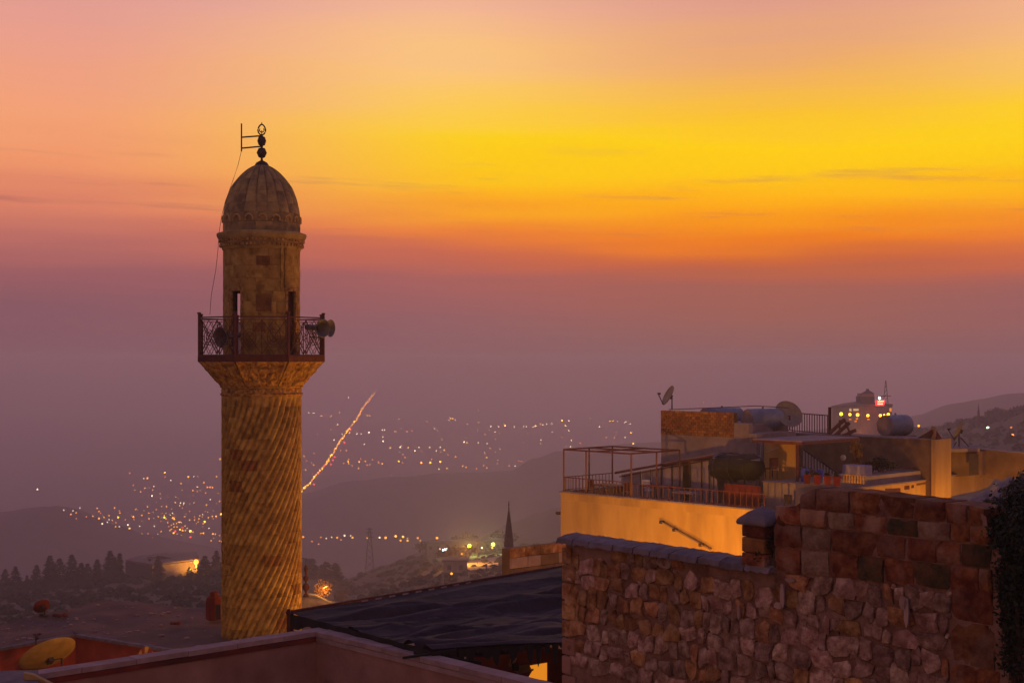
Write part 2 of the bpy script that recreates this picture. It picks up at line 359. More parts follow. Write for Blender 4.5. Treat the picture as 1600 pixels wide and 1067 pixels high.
# ------------------------------------------------------------------ trees on the ridges
def conifer_mesh(h, rb, seed, top=.0):
    rnd = random.Random(seed); crown = MB()
    n = 620
    for i in range(n):
        t = rnd.random()**1.15; z = h*(.10+.90*t)
        r = rb*(1-t)**.85*(.75+.4*rnd.random())*(1+.25*math.sin(t*23+seed))+.05
        a = rnd.random()*6.283; rr = r*math.sqrt(rnd.random())*.5+r*.5
        c = Vector((math.cos(a)*rr, math.sin(a)*rr, z)); s = h*(.030+.035*(1-t))*(.7+.6*rnd.random())
        d = Vector((math.cos(a), math.sin(a), -.45+rnd.random()*.5)).normalized(); u = d.cross(Vector((0,0,1))).normalized()
        w = (u*(rnd.random()-.5)+Vector((0,0,1))*(.5+rnd.random())).normalized()
        crown.add([c-u*s-d*s*.6, c+u*s-d*s*.6, c+d*s*1.6+w*s*.2, c+w*s*.9], [(0,1,2),(0,1,3)])
    return crown
def leafy(mb, c, rad, n, s, rnd, shell=.55):
    c = Vector(c)
    for i in range(n):
        v = Vector((rnd.gauss(0,1), rnd.gauss(0,1), rnd.gauss(0,1))).normalized()*(shell+(1-shell)*rnd.random())
        nn = noise.noise(v*2.3+c*.37)*.35+1
        p = c+Vector((v.x*rad[0], v.y*rad[1], v.z*rad[2]))*nn
        a = Vector((rnd.gauss(0,1), rnd.gauss(0,1), rnd.gauss(0,1))).normalized(); b = a.cross(Vector((rnd.gauss(0,1), rnd.gauss(0,1), rnd.gauss(0,1)))).normalized()
        k = s*(.6+.8*rnd.random()); mb.add([p-a*k, p-b*k*.5, p+a*k, p+b*k*.5], [(0,1,2,3)])
    return mb
PROTO = {}
def conifer(kind, loc, h, label, group, seed):
    if kind not in PROTO:
        rb = {'slim': .12, 'mid': .27, 'wide': .42}[kind[0]]
        t = thing('conifer_tree', (0,0,0), label, 'tree', group)
        MB().tube([(0,0,-.06), (0,0,.5), (0,0,.96)], [.028, .018, .004], 7).build('trunk', 'bark', t)
        conifer_mesh(1.0, rb, kind[1]*13+3).build('crown', 'conifer', t, fix=False)
        PROTO[kind] = t; t.location = loc; t.scale = (h,h,h); t.rotation_euler = (0,0,seed*1.7); return t
    t = copy_tree(PROTO[kind], loc, seed*1.7, (h,h,h), label); t['group'] = group; return t
ridge = [(8,42,'mid'),(24,46,'mid'),(42,34,'slim'),(57,44,'mid'),(78,58,'mid'),(93,50,'wide'),(112,56,'mid'),(127,44,'wide'),(137,40,'wide'),(152,46,'mid'),(172,56,'mid'),(179,50,'slim'),(187,58,'slim'),(234,42,'slim'),(247,46,'mid'),(276,26,'mid'),(296,24,'wide'),(320,44,'wide'),(338,48,'mid')]
ridge = [(px, hp+(5 if k != 'slim' else 2), k) for px, hp, k in ridge]
for i, (px, hp, k) in enumerate(ridge):
    p = left_at(px, interp(left_pts, px)+6+(i*7 % 5)); h = (hp-6)/F*p.y*.92
    conifer((k, i % 3), (p.x, p.y, p.z-1.0), h, 'dark conifer on the hazy ridge behind the earth roof, %s from its outer end' % ORD[i], 'conifers on the ridge', i)
for i, (px, top, k) in enumerate([(472,872,'mid'),(480,874,'slim'),(487,873,'slim'),(492,884,'wide'),(503,884,'slim'),(510,879,'mid'),(524,881,'mid'),(532,906,'wide'),(541,910,'wide'),(550,922,'wide')]):
    Y = 640-i*6; base = 935+i*2; p = at(px, base, Y)
    conifer((k, i % 3), (p.x, p.y, p.z-6), (base-top)/F*Y+6, 'dark conifer on the slope between minaret shaft and pylon, %s counted from the shaft' % ORD[i], 'conifers beside the minaret', i+30)
# broad trees
rnd = random.Random(5)
def broad(name, loc, r, h, label, matn, n=420, group=None, s=None):
    t = thing(name, loc, label, 'tree', group); loc = Vector(loc)
    tr = MB().tube([loc-Vector((0,0,h*.2)), loc+Vector((0,0,h*.35)), loc+Vector((r*.1,0,h*.75))], [h*.035, h*.025, h*.008], 7)
    for k in range(4):
        a = k*1.6; tr.tube([loc+Vector((0,0,h*.35)), loc+Vector((math.cos(a)*r*.5, math.sin(a)*r*.5, h*.7))], [h*.016, h*.006], 5)
    tr.build('trunk', 'bark', t)
    mb = MB()
    for k in range(6):
        a = k*1.05+rnd.random(); q = r*.5
        leafy(mb, loc+Vector((math.cos(a)*q, math.sin(a)*q, h*(.55+.3*rnd.random()))), (r*.55, r*.55, h*.26), n//6, s or h*.05, rnd, .4)
    mb.build('crown', matn, t, fix=False); return t
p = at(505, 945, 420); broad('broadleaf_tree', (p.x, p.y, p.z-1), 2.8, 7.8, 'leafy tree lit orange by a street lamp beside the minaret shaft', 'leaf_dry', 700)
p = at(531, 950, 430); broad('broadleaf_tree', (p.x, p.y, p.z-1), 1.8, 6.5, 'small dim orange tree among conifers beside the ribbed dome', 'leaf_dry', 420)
for i, (px, py, r, h) in enumerate([(664,868,7,8),(676,866,6,9),(690,862,6,7),(716,853,7,11),(729,850,8,11),(742,851,6,8),(790,858,8,9),(722,873,7,7),(706,874,7,6)]):
    p = mid_at(px, max(py, interp(mid_pts, px)+2)); broad('broadleaf_tree', p-Vector((0,0,1)), r, h, 'dark bushy tree by the floodlit hillside houses, %s of nine' % ORD[i], 'conifer', 260, 'trees by the hillside houses', s=.9)
for i, (px, py, r, h) in enumerate([(1429,682,7,6),(1481,668,7,4),(1490,668,6,5),(1516,664,7,4),(1540,664,7,5),(1553,655,5,8),(1556,654,5,9),(1576,652,8,4),(1588,645,8,5),(1602,640,8,5)]):
    p = mid_at(px, max(py, interp(mid_pts, px)+1)); broad('broadleaf_tree', p-Vector((0,0,2)), r, h, 'hazy tree on the far hill behind the mast dish, %s going uphill' % ORD[i], 'conifer', 260, 'trees on the far hill', s=1.1)

# scrub over the slopes
rs_ = random.Random(31); sc = MB()
def bush(p, s):
    for k in range(9):
        a = rs_.random()*6.28; e = rs_.random()*1.4; d = Vector((math.cos(a)*math.cos(e), math.sin(a)*math.cos(e), math.sin(e)*.9)); c = p+d*s*.6
        u = Vector((-math.sin(a), math.cos(a), 0)); w = d.cross(u); q = s*(.45+.35*rs_.random())
        sc.add([c-u*q, c-w*q*.8, c+u*q, c+w*q*.9], [(0,1,2,3)])
for k in range(1300):
    px = rs_.uniform(-80, 350); py = interp(left_pts, px)+rs_.random()**1.6*70+3; p = left_at(px, py); bush(p, (.5+1.5*rs_.random()**2)*(.4+p.y/580))
for k in range(330):
    px = rs_.uniform(-60, 352)
    if 190 < px < 325: continue
    bush(left_at(px, interp(left_pts, px)+rs_.uniform(2, 12)), 1.4+2.4*rs_.random())
for k in range(1500):
    px = rs_.uniform(520, 900) if k % 3 else rs_.uniform(1400, 1640); py = interp(mid_pts, px)+rs_.random()**1.5*70+2; p = mid_at(px, py); bush(p, (.5+1.8*rs_.random()**2)*(.4+p.y/860))
stuff(tag(sc.build('scrub', 'conifer', fix=False), 'low dark scrub covering the slopes of the hazy hills', 'scrub'))
# ------------------------------------------------------------------ town lights on the plain
A = (1.0,.35,.01); W = (1.0,.78,.5); RD = (1.0,.04,.03); Yl = (1.0,.50,.03); O = (1.0,.28,.06)
bulb_me = None
def far_light(name, loc, color, bright, rpx, label, group, cat='street light'):
    global bulb_me
    loc = Vector(loc); d = loc.length
    if bulb_me is None:
        m = MB().ball((0,0,0), 1.0, 8, 6); o = m.build('bulb', 'glow_far', smooth=180); bulb_me = o.data; bpy.data.objects.remove(o)
    o = bpy.data.objects.new(name, bulb_me); COL.objects.link(o); o.location = loc
    r = rpx/F*d; o.scale = (r, r, r)
    k = bright*math.exp(min(d*DENS, 5.2)); o.color = (color[0]*k, color[1]*k, color[2]*k, 1)
    return tag(o, label, cat, group)
def plain_pt(px, py): 
    Y = 900.0
    while Y < 14000:
        p = at(px, py, Y)
        if p.z-6 <= max([PLAIN]+[h(p.x, Y) for h in HEIGHTS]): return at(px, py, Y*.995)
        Y *= 1.006
    return at(px, py, 14000)
town = """260,291,w,2 443,434,w 492,465,o,2 507,439,w 529,453 555,419,w 529,494,o 645,476 675,421 688,443 688,493,a,2 722,483 710,530,w,2 757,472 757,500,w 745,518,w 795,418 820,486,a,3 832,454 829,440,o 805,521,o 803,549 829,549,w 888,538,w,2 899,562,y,2 926,482,a,2 943,428 930,500,o 976,307 1007,281 1023,213,a,2 998,215,w 902,178,o 925,262,o 1024,410 1034,455 1035,493 1055,337,w,2 1068,270,w 1060,295,o 1144,175,a,2 1146,204,o 1122,408,o 1156,409 1141,472 1142,487,y,3 1153,494 1119,582 1071,545,w 1186,228,w 1217,381 1247,403 1253,384,w 1274,396 1277,385,w 1256,250 1307,204,a,2 1339,298 1370,304,o 1370,273,w 1415,244 1428,315 1440,277,o,2 1458,277,o,2 1475,278,o,2 1434,399 1460,360,w 1503,202 1524,373 1527,80,a,2 1535,465,y,3 1500,478,a,2 1475,477 1447,486 1387,473 1382,495 1351,502 1316,502 1283,479 1200,490,a,2 1210,497,a,2 1198,455,w 1190,538 1210,550 1225,527 1205,530 1247,519,a,2 1257,519 1240,517 1230,550 1285,544 1265,555,r 1268,576,a,2 1288,575 1217,582,r,2 1190,568 1205,594,y,2 1322,584,y,4 1340,586 1323,622,r,2 1421,517,y,3 1410,528 1395,595 1412,595,a,2 1451,560,w 1478,600,a,2 1496,600 1525,610,o 1466,646 1525,648 1540,652,w 970,545,w 1028,597,o 1165,520,a 1172,548,o 1300,560,a 1250,570,y,2 1180,575,a 1230,600,o 1350,480,o 1100,480,a 1085,430,o 985,470,a 870,500,o 780,505,a 700,455,o 600,480,o"""
plainl = """297,141 328,119,o 220,168,o 450,155,o 480,132,o 548,142 409,202,w 112,320,w 147,319,w 204,342 279,346 344,318,y 325,408,w 552,340,y 570,338,y 980,142,w 1210,120,o,2 790,368,w 1006,383,o 1062,438,w 1182,364,y 1198,364,y 1175,378,w 1217,374,w 1399,393,y 475,478,w 505,478,w 565,470,w,2 668,450,w 685,448,w 670,502,w 670,535,w,2 771,464,o 853,460,o 891,454,o 300,527,w 530,558,w 727,585,y 802,582,w,2 863,582,y 944,581,w 913,606,w,2 1026,580,w 1076,607,w 1107,580,w 1135,602,y 1286,541,w,2 1307,545,y 1393,545,w 791,687,a,2 838,657,o 820,695,o 962,700,a,3 1030,698,a,3 1105,692,a,3 1157,740,a 1221,653 1275,722 1300,731 1381,743,o 1436,718,o 1095,745,w 1163,636,o 666,707,a,2 637,690,o 590,675,o 572,711,o 538,686 503,667,o 491,693,a,2 486,739,a 437,720,o 412,673 408,690,a,2 412,703 372,702,o 415,471,w 74,647 93,683,o 130,697,o 146,714 84,751 352,605,o 395,605,o 810,570,o 640,700,o 550,715,o 1040,672,o"""
right = """420,227,w 480,228,w 528,225,y,2 453,270,y 600,231,w 670,226,w 690,231,w 745,233,w 760,227,y,2 800,209,o 815,215,w 842,213,w 882,210,w 962,184,y,2 1013,184,w 988,226,y,2 1012,260,w 800,332,w 800,355,y 1032,333,y 1025,382,w 1097,354,o 1245,230,w 1325,188,y 1345,188,y 1382,188,w 1433,203,w 1445,193,w 1478,210,w 1482,278,y,2 1438,311,w 1358,314,o 1297,313,o 1500,359,y,2 1257,10,o 393,357,w 415,392,o 390,463,y 471,511,o 560,527,o 606,528,w 632,490,o 655,492,o 392,542,a"""
CC = {'a': A, 'w': W, 'r': RD, 'y': Yl, 'o': O}
CN = {'a': 'amber', 'w': 'white', 'r': 'red', 'y': 'yellow', 'o': 'dim orange'}
def lights(txt, x0, y0, sc, where, group):
    for tok in txt.split():
        q = tok.split(','); px = x0+float(q[0])/sc; py = y0+float(q[1])/sc
        c = q[2] if len(q) > 2 else 'a'; b = int(q[3]) if len(q) > 3 else 1
        far_light('street_light', plain_pt(px, py), CC[c], (.75 if c == 'o' else .9 if c == 'w' else 1.2)*(1+.55*(b-1)), .72+.26*b, 'tiny %s light point %s' % (CN[c], where), group)
lights(town, 0, 700, 4.444, 'in the dense town lights beyond the wooded ridge', 'lights of the near town')
lights(plainl, 460, 580, 4.85, 'on the plain around the lamp-lined road', 'lights around the road')
lights(right, 680, 620, 4.848, 'on the plain beyond the terrace with the pergola', 'lights beyond the pergola')
rl = random.Random(77)
for k in range(110):
    if k < 60: px, py = rl.gauss(285, 42), 800+rl.gauss(8, 24)
    else: px, py = rl.uniform(480, 990), 690+rl.gauss(0, 24)
    if px > 346 and k < 60 or py > 845 or (k >= 60 and py > interp([(470,765),(560,750),(700,738),(800,730),(840,708),(1000,685)], px)): continue
    far_light('street_light', plain_pt(px, py), rl.choice([A, A, O, O, Yl, W]), .35+.6*rl.random(), .6+.25*rl.random(), 'faint tiny light point %s' % ('scattered through the dense town beyond the ridge' if k < 60 else 'scattered over the dark plain past the road'), 'faint far lights')
for px, py in [(1167,631),(1173,634),(1182,635),(1114,631),(1099,630),(1090,634)]:
    far_light('street_light', plain_pt(px, py), Yl, .7, .7, 'tiny pale light point just above the rooftop tanks', 'lights above the tanks')
# the lamp-lined road
rp = [(460,786),(471.5,767),(484.7,755),(498,739),(509.5,725.4),(518.8,711),(529,693.4),(542.5,674.8),(557,656.3),(566.2,639.8),(575.5,627.4),(586.8,613)]
road_pts = [plain_pt(*q) for q in rp]
g = MB(); vs = []
for i, q in enumerate(road_pts):
    d = (road_pts[min(i+1, len(rp)-1)]-road_pts[max(i-1, 0)]); d.z = 0; d.normalize(); n_ = Vector((d.y, -d.x, 0))*9
    vs += [Vector((q.x, q.y, PLAIN+1))-n_, Vector((q.x, q.y, PLAIN+1))+n_]
g.add(vs, [(2*i, 2*i+1, 2*i+3, 2*i+2) for i in range(len(rp)-1)]); structure(g.build('road', 'asphalt', fix=False))
rnd = random.Random(11)
N = 150
for i in range(N):
    t = (i+.5)/N; s = t*(len(rp)-1); k = min(int(s), len(rp)-2); fr = s-k
    px = rp[k][0]+(rp[k+1][0]-rp[k][0])*fr; py = rp[k][1]+(rp[k+1][1]-rp[k][1])*fr
    px += rnd.gauss(0, 1.0*(1-t)+.25); fade = 1-.75*max(0, (t-.55)/.45)
    br = (.5+rnd.random()**2*2.6)*fade; red = rnd.random() < .05
    far_light('road_lamp', plain_pt(px, py), RD if red else (Yl if rnd.random() < .3 else (A if t < .8 else O)), br, .75+.55*rnd.random(), 'tiny lamp in the string of lights along the straight road across the plain', 'lamps along the road', 'street lamp')
for px, py in [(538,692.4),(520,720),(523,715),(517,726.5),(490.5,757.7),(548,672)]:
    far_light('tail_light', plain_pt(px, py), RD, 1.6, 1.25, 'red light point beside the lamp-lined road on the plain', 'red lights by the road', 'car light')
# valley road row, nearer than the plain
row = """50,291,a,2 150,291,a 181,298,w 212,291,w 243,295,a,2 265,306,o 285,283,w,2 320,283,w 330,295,a,2 137,330,o 100,315,o 415,296,a,2 484,294,w,2 518,297,a,3 575,288,y,3 617,291,y,3 603,311,a,2 642,312,y,2 643,297,a 701,297,a,2 715,311,y 810,299,a,3 890,304,a 903,303,a,2 976,311,a,2"""
for tok in row.split():
    q = tok.split(','); px = 460+float(q[0])/3.636; py = 760+float(q[1])/3.636; c = q[2]; b = int(q[3]) if len(q) > 3 else 1
    far_light('street_light', plain_pt(px, py), CC[c], .8*(1+.6*(b-1)), .75+.35*b, 'small %s light in the row across the valley behind the lattice pylons' % CN[c], 'lights of the valley road')
far_light('street_light', mid_at(1435.5, 670), A, 2.2, 1.7, 'small amber lamp on the far hill between tank and tilted red bin', None)
far_light('street_light', mid_at(1543.5, 667.5), (.6,1.0,.55), 3.0, 2.2, 'bright greenish lamp on the far hillside behind the mast dish', None)
far_light('street_light', mid_at(1582, 681), O, 2.0, 2.2, 'blurred orange lamp low on the far hillside at the edge', None)
far_light('street_light', mid_at(1580, 666), O, .8, 1.5, 'dim orange lamp above the blurred orange one on the hillside', None)
far_light('street_light', mid_at(1576, 648.5), (.5,.7,.35), .4, 1.6, 'faint greenish lamp among trees on top of the far hill', None)
far_light('street_light', mid_at(1515.5, 700), A, 2.0, 1.4, 'tiny amber lamp just above the concrete slab under the mast dish', None)

# ------------------------------------------------------------------ minaret
MY = 47.4; MX = ax(409, MY); PM = F/MY            # pixels per metre at the minaret
THC = math.atan2(-MX, MY)                          # bearing of the camera seen from the axis
def mz(py): return (HZ-py)/PM
def mr(px): return px/PM
mina = thing('minaret', (MX, MY, -15), 'tall ochre stone minaret with spiral fluted shaft and ribbed dome', 'minaret')
def ring_pt(r, th, z): return Vector((MX+r*math.sin(th), MY-r*math.cos(th), z))
def revpatch(mb, rf, t0, t1, z0, z1, nt, nz, disp=None, depth=.16, bev=.004, gap=.003):
    r_ = rf((z0+z1)/2); t0 += gap/r_; t1 -= gap/r_; z0 += gap; z1 -= gap
    vs = []; W_ = nt+1
    for j in range(nz+1):
        for i in range(nt+1):
            t = t0+(t1-t0)*i/nt; z = z0+(z1-z0)*j/nz
            r = rf(z)+(disp(t, z) if disp else 0)
            if i in (0, nt) or j in (0, nz): r -= bev
            vs.append(ring_pt(r, t, z))
    fs = [(j*W_+i, j*W_+i+1, (j+1)*W_+i+1, (j+1)*W_+i) for j in range(nz) for i in range(nt)]
    edge = [i for i in range(nt+1)]+[j*W_+nt for j in range(1, nz+1)]+[nz*W_+i for i in range(nt-1, -1, -1)]+[j*W_ for j in range(nz-1, 0, -1)]
    b = len(vs); ax_ = Vector((MX, MY, 0))
    for k in edge:
        v = vs[k]; d = Vector((v.x-MX, v.y-MY, 0)); r = d.length; d = d/r*max(.05, r-depth); vs.append(Vector((MX+d.x, MY+d.y, v.z)))
    n = len(edge)
    fs += [(edge[k], b+k, b+(k+1) % n, edge[(k+1) % n]) for k in range(n)]
    return mb.add(vs, fs)
def facing(t0, t1):
    d = ((t0+t1)/2-THC+math.pi) % (2*math.pi)-math.pi; return abs(d) < R(98)
rnd = random.Random(3)
# shaft
zt, zb, ch = mz(618), -11.3, .345
rows = int((zt-zb)/ch)
RS = mr(61)
NF = 36
def flute(t, z):
    s = zt-z; k = .40; a = (t-THC)*NF - NF*(-k*s + k*.55*(1-math.exp(-s/.5)))
    amp = .135*min(1, s/.35)*(1 if s > .02 else 0)
    return -amp*(1-abs(math.sin(a/2))**.7)+.02
back = MB()
for r_ in range(rows):
    z1 = zt-r_*ch; z0 = z1-ch; t = rnd.random()*.5-math.pi
    end = t+2*math.pi
    while t < end-.02:
        w = R(19+rnd.random()*11)
        if end-(t+w) < R(13): w = end-t
        jit = (rnd.random()-.5)*.006
        f2 = lambda a, b, j=jit: flute(a, b)+j
        nt = max(8, int(w/R(.95)))
        if facing(t, t+w):
            revpatch(MB(), lambda z: RS, t, t+w, z0, z1, nt, 6, f2).build('shaft_stone', 'stained_stone' if rnd.random() < .05 else 'minaret_stone', mina, smooth=40, fix=False)
        else: revpatch(back, lambda z: RS, t, t+w, z0, z1, nt, 3, f2)
        t += w
stuff(back.build('shaft_back', 'minaret_stone', mina, smooth=40, fix=False))
MB().lathe([(RS-.10, -15), (RS-.10, zt+.3)], 48, (MX, MY, 0)).build('shaft_core', 'mortar_dark', mina, smooth=40)
# mouldings and carved band under the balcony
MB().lathe([(RS-.12,zt-.02),(RS+.03,zt),(RS+.07,zt+.05),(RS+.03,zt+.10),(RS-.02,zt+.12)], 64, (MX, MY, 0)).build('ring_moulding', 'carved_stone', mina, smooth=50)
b0, b1 = zt+.10, mz(606)
def frieze(t, z):
    return .018*math.sin((t-THC)*44+math.pi*round((z-b0)/.09))*math.cos((z-b0)*40)
for k in range(20):
    a = THC+k*math.pi/10
    if facing(a, a+math.pi/10): revpatch(MB(), lambda z: RS+.012, a, a+math.pi/10, b0, b1, 18, 6, frieze).build('frieze_stone', 'carved_stone', mina, smooth=60, fix=False)
MB().lathe([(RS-.1,b1-.01),(RS+.05,b1+.01),(RS+.08,b1+.06),(RS+.03,b1+.10)], 64, (MX, MY, 0)).build('ring_moulding', 'carved_stone', mina, smooth=50)
MB().lathe([(RS-.05, b0-.2), (RS-.05, b1+.2)], 48, (MX, MY, 0)).build('band_core', 'mortar_dark', mina, smooth=40)
ROCT = mr(104)
c1, c0 = mz(565), b1+.08
def oct_r(t):
    a = ((t-THC+R(22.5)) % R(45))-R(22.5); return ROCT*math.cos(R(22.5))/math.cos(a)
def corb(t, z):
    q = (z-c0)/(c1-c0); return (RS+.05)*(1-q)+(oct_r(t)-.03)*q
for k in range(8):
    a0 = THC-R(22.5)+k*R(45); a1 = a0+R(45)
    mb = MB(); W_ = 41
    def fn(u, v, a0=a0, a1=a1):
        t = a0+(a1-a0)*(.012+.976*u); z = c0+(c1-c0)*v; r = corb(t, z)
        e = min(u, 1-u)*8; e2 = min(v, 1-v)*6
        if e < .5 or e2 < .5: r += .02
        else:
            q = math.hypot((u-.5)*2.1, (v-.52)*1.5)
            r += .034*math.sin(9*q*2+3*math.sin(u*19))*math.cos((v*2+u)*9)+.06*max(0, 1-abs(q-.55)*8)+.05*max(0, 1-abs(q-.2)*9)-.02
        return ring_pt(r, t, z)
    mb.grid(fn, 48, 22).build('corbel_panel', 'carved_stone', mina, smooth=55, fix=False)
def octo(r, z0, z1):
    return MB().prism([ring_pt(r, THC+R(22.5)+k*R(45), z0) for k in range(8)], (0,0,z1-z0))
octo(ROCT, c1, mz(555.5)).build('balcony_floor', 'wood_dark', mina)
# railing
zr0, zr1 = mz(557), mz(497.5)
RP = ROCT-.05
for k in range(8):
    p = ring_pt(RP, THC+R(22.5)+k*R(45), zr0)
    po = MB().tube([p, p+Vector((0,0,mz(492)-zr0))], .045, 8).build('railing_post', 'iron_red', mina, smooth=40)
    MB().box(p+Vector((0,0,mz(491)-zr0)), (.11,.11,.05)).build('post_cap', 'iron_red', po)
for k in range(8):
    A_ = ring_pt(RP, THC-R(22.5)+k*R(45), zr0); B_ = ring_pt(RP, THC+R(22.5)+k*R(45), zr0); H = zr1-zr0; U = Vector((0,0,1))
    q = lambda u, v: A_.lerp(B_, u)+U*H*v
    MB().bar(q(0,1), q(1,1), .05, .04).build('handrail', 'iron_red', mina)
    m = MB(); m.bar(q(.02,.03), q(.98,.03), .05); m.bar(q(.02,.93), q(.98,.93), .02)
    for u0, u1 in ((.04,.5),(.5,.96)):
        m.bar(q(u0,.06), q(u1,.92), .024); m.bar(q(u0,.92), q(u1,.06), .024)
        um = (u0+u1)/2
        for a, b, c, d in ((u0,.5,um,.92),(um,.92,u1,.5),(u1,.5,um,.06),(um,.06,u0,.5)): m.bar(q(a,b), q(c,d), .014)
        for rr in (.10,.16):
            m.tube([q(um+rr*math.cos(j*math.pi/8)*.8, .49+rr*1.25*math.sin(j*math.pi/8)) for j in range(17)], .011, 5, cap=False)
        for uu in (.25,.75): m.bar(q(u0+(u1-u0)*uu,.06), q(u0+(u1-u0)*uu,.92), .010)
    for u in (.04,.5,.96): m.bar(q(u,.05), q(u,.94), .026)
    m.build('railing_panel', 'iron_red', mina)
# drum behind the balcony, with four doorways
RD_ = mr(59.5); dz1 = mz(391); DH = mz(457)
doors = [THC+R(a) for a in (-40.5, 49.5, 139.5, 216.5)]; dw = R(10.5)
def arcwall(mb, r0, r1, t0, t1, z0, z1, n):
    vs = []
    for i in range(n+1):
        t = t0+(t1-t0)*i/n; vs += [ring_pt(r0,t,z0), ring_pt(r1,t,z0), ring_pt(r1,t,z1), ring_pt(r0,t,z1)]
    fs = [(4*i+k, 4*i+(k+1) % 4, 4*i+4+(k+1) % 4, 4*i+4+k) for i in range(n) for k in range(4)]+[(0,1,2,3), (4*n+3,4*n+2,4*n+1,4*n)]
    return mb.add(vs, fs)
core = MB()
for i in range(4):
    a = doors[i]+dw; b = doors[(i+1) % 4]-dw; b += 2*math.pi if b < a else 0
    arcwall(core, RD_-.17, RD_-.03, a, b, 0, DH, 14)
arcwall(core, RD_-.17, RD_-.03, 0, 2*math.pi, DH, dz1+.5, 48)
core.build('drum_core', 'mortar_dark', mina)
hs = [0, .36, .74, 1.10, 1.48, 1.85, DH, 2.62, 3.04, dz1]
for z0, z1 in zip(hs, hs[1:]):
    spans = []
    if z1 <= DH+.01:
        for i in range(4):
            a = doors[i]+dw; b = doors[(i+1) % 4]-dw; b += 2*math.pi if b < a else 0; spans.append((a, b))
    else: a = rnd.random(); spans = [(a, a+2*math.pi)]
    for a, b in spans:
        t = a
        while t < b-.01:
            w = R(17+rnd.random()*14)
            if b-(t+w) < R(12): w = b-t
            jit = (rnd.random()-.5)*.014
            if facing(t, t+w): revpatch(MB(), lambda z: RD_, t, t+w, z0, z1, 7, 2, lambda x, y, j=jit: j+.006*noise.noise(Vector((x*9, y*7, 1)))).build('drum_stone', 'stained_stone' if rnd.random() < .0 else 'minaret_stone', mina, smooth=40, fix=False)
            else: revpatch(back, lambda z: RD_, t, t+w, z0, z1, 7, 1)
            t += w
for i, th in enumerate(doors):
    m = MB()
    for s in (-1, 1): arcwall(m, RD_-.05, RD_+.03, th+s*dw-.035, th+s*dw+.035, 0, DH+.05, 2)
    arcwall(m, RD_-.05, RD_+.035, th-dw-.06, th+dw+.06, DH, DH+.10, 8)
    m.build('door_surround', 'carved_stone', mina)
    if i != 0 and i != 3:
        d = MB(); arcwall(d, RD_-.20, RD_-.14, th-dw, th+dw, 0, DH, 4); d.build('door', 'wood_dark', mina)
    elif i == 0:
        l = MB(); arcwall(l, RD_-.22, RD_-.16, th+dw*.15, th+dw, 0, 1.62, 3); l.build('half_door', 'wood_dark', mina)
for px, y0, y1, w in ((411,404,418,20),(412,462,488,23),(405,505,519,19)):
    t = THC+math.asin((px-409)/59.5); dw2 = w/59.5/2; m = MB(); arcwall(m, RD_-.05, RD_+.022, t-dw2, t+dw2, mz(y1), mz(y0), 5); m.build('carved_panel', 'stained_stone', mina)
for px in (438.5, 444.5): 
    t = THC+math.asin((px-409)/59.5); m = MB(); arcwall(m, RD_-.02, RD_+.05, t-.028, t+.028, DH+.12, dz1, 2); m.build('pilaster', 'minaret_stone', mina)
# cornice
zc = mz(370)
MB().lathe([(RD_-.1,dz1-.05),(RD_+.02,dz1-.02),(RD_+.05,dz1+.08),(RD_+.10,dz1+.20),(RD_+.12,mz(377)),(mr(66),mz(376)),(mr(68.5),mz(372)),(mr(69.5),mz(369)),(mr(69),mz(366.5)),(mr(61),mz(364)),(RD_-.1,mz(363))], 72, (MX, MY, 0)).build('cornice', 'dome_stone', mina, smooth=35)
m = MB()
for k in range(60):
    t = k*2*math.pi/60; arcwall(m, RD_+.03, RD_+.125, t, t+.055, dz1+.08, dz1+.17, 1); arcwall(m, RD_+.06, RD_+.15, t+.02, t+.075, mz(380), mz(376.5), 1)
stuff(m.build('dentil_band', 'carved_stone', mina))
# dome
dome_prof = [(mz(365),59.6),(mz(350),59.8),(mz(336),59.3),(mz(325),57.6),(mz(315),55.4),(mz(304),52),(mz(292.5),47),(mz(282),39.5),(mz(272),30.5),(mz(266),23.5),(mz(261),15.5),(mz(258),9)]
def dome_r(z):
    for (a, b), (c, d) in zip(dome_prof, dome_prof[1:]):
        if z <= c: return (b+(d-b)*max(0,(z-a)/(c-a)))/PM
    return 9/PM
NG = 20
def lobes(t, z):
    q = max(0, min(1, (z-mz(336))/.7)); return .085*q*min(1, dome_r(z)/.6)*(abs(math.cos((t-THC)*NG/2))**.6-1)
zd = [mz(364), mz(351), mz(336)]
for z0, z1 in zip(zd, zd[1:]):
    t = THC+rnd.random(); e = t+2*math.pi
    while t < e-.01:
        w = R(20+rnd.random()*10)
        if e-(t+w) < R(14): w = e-t
        (revpatch(MB(), dome_r, t, t+w, z0, z1, 6, 2).build('dome_stone', 'dome_stone', mina, smooth=40, fix=False) if facing(t, t+w) else revpatch(back, dome_r, t, t+w, z0, z1, 5, 1)); t += w
back2 = MB(); zg = [mz(336), mz(321), mz(303), mz(283), mz(258.5)]
for k in range(NG):
    a = THC+R(9)+k*2*math.pi/NG; b = a+2*math.pi/NG
    for z0, z1 in zip(zg, zg[1:]):
        nz = 4 if z1 < mz(290) else 8
        (revpatch(MB(), dome_r, a, b, z0, z1, 8, nz, lobes, depth=.2, bev=.005, gap=.003).build('dome_stone', 'dome_stone', mina, smooth=50, fix=False) if facing(a, b) else revpatch(back2, dome_r, a, b, z0, z1, 8, nz, lobes))
stuff(back2.build('dome_back', 'dome_stone', mina, smooth=40, fix=False))
MB().lathe([(b/PM-.12, a) for a, b in dome_prof[:-1]], 40, (MX, MY, 0)).build('dome_core', 'mortar_dark', mina, smooth=60)
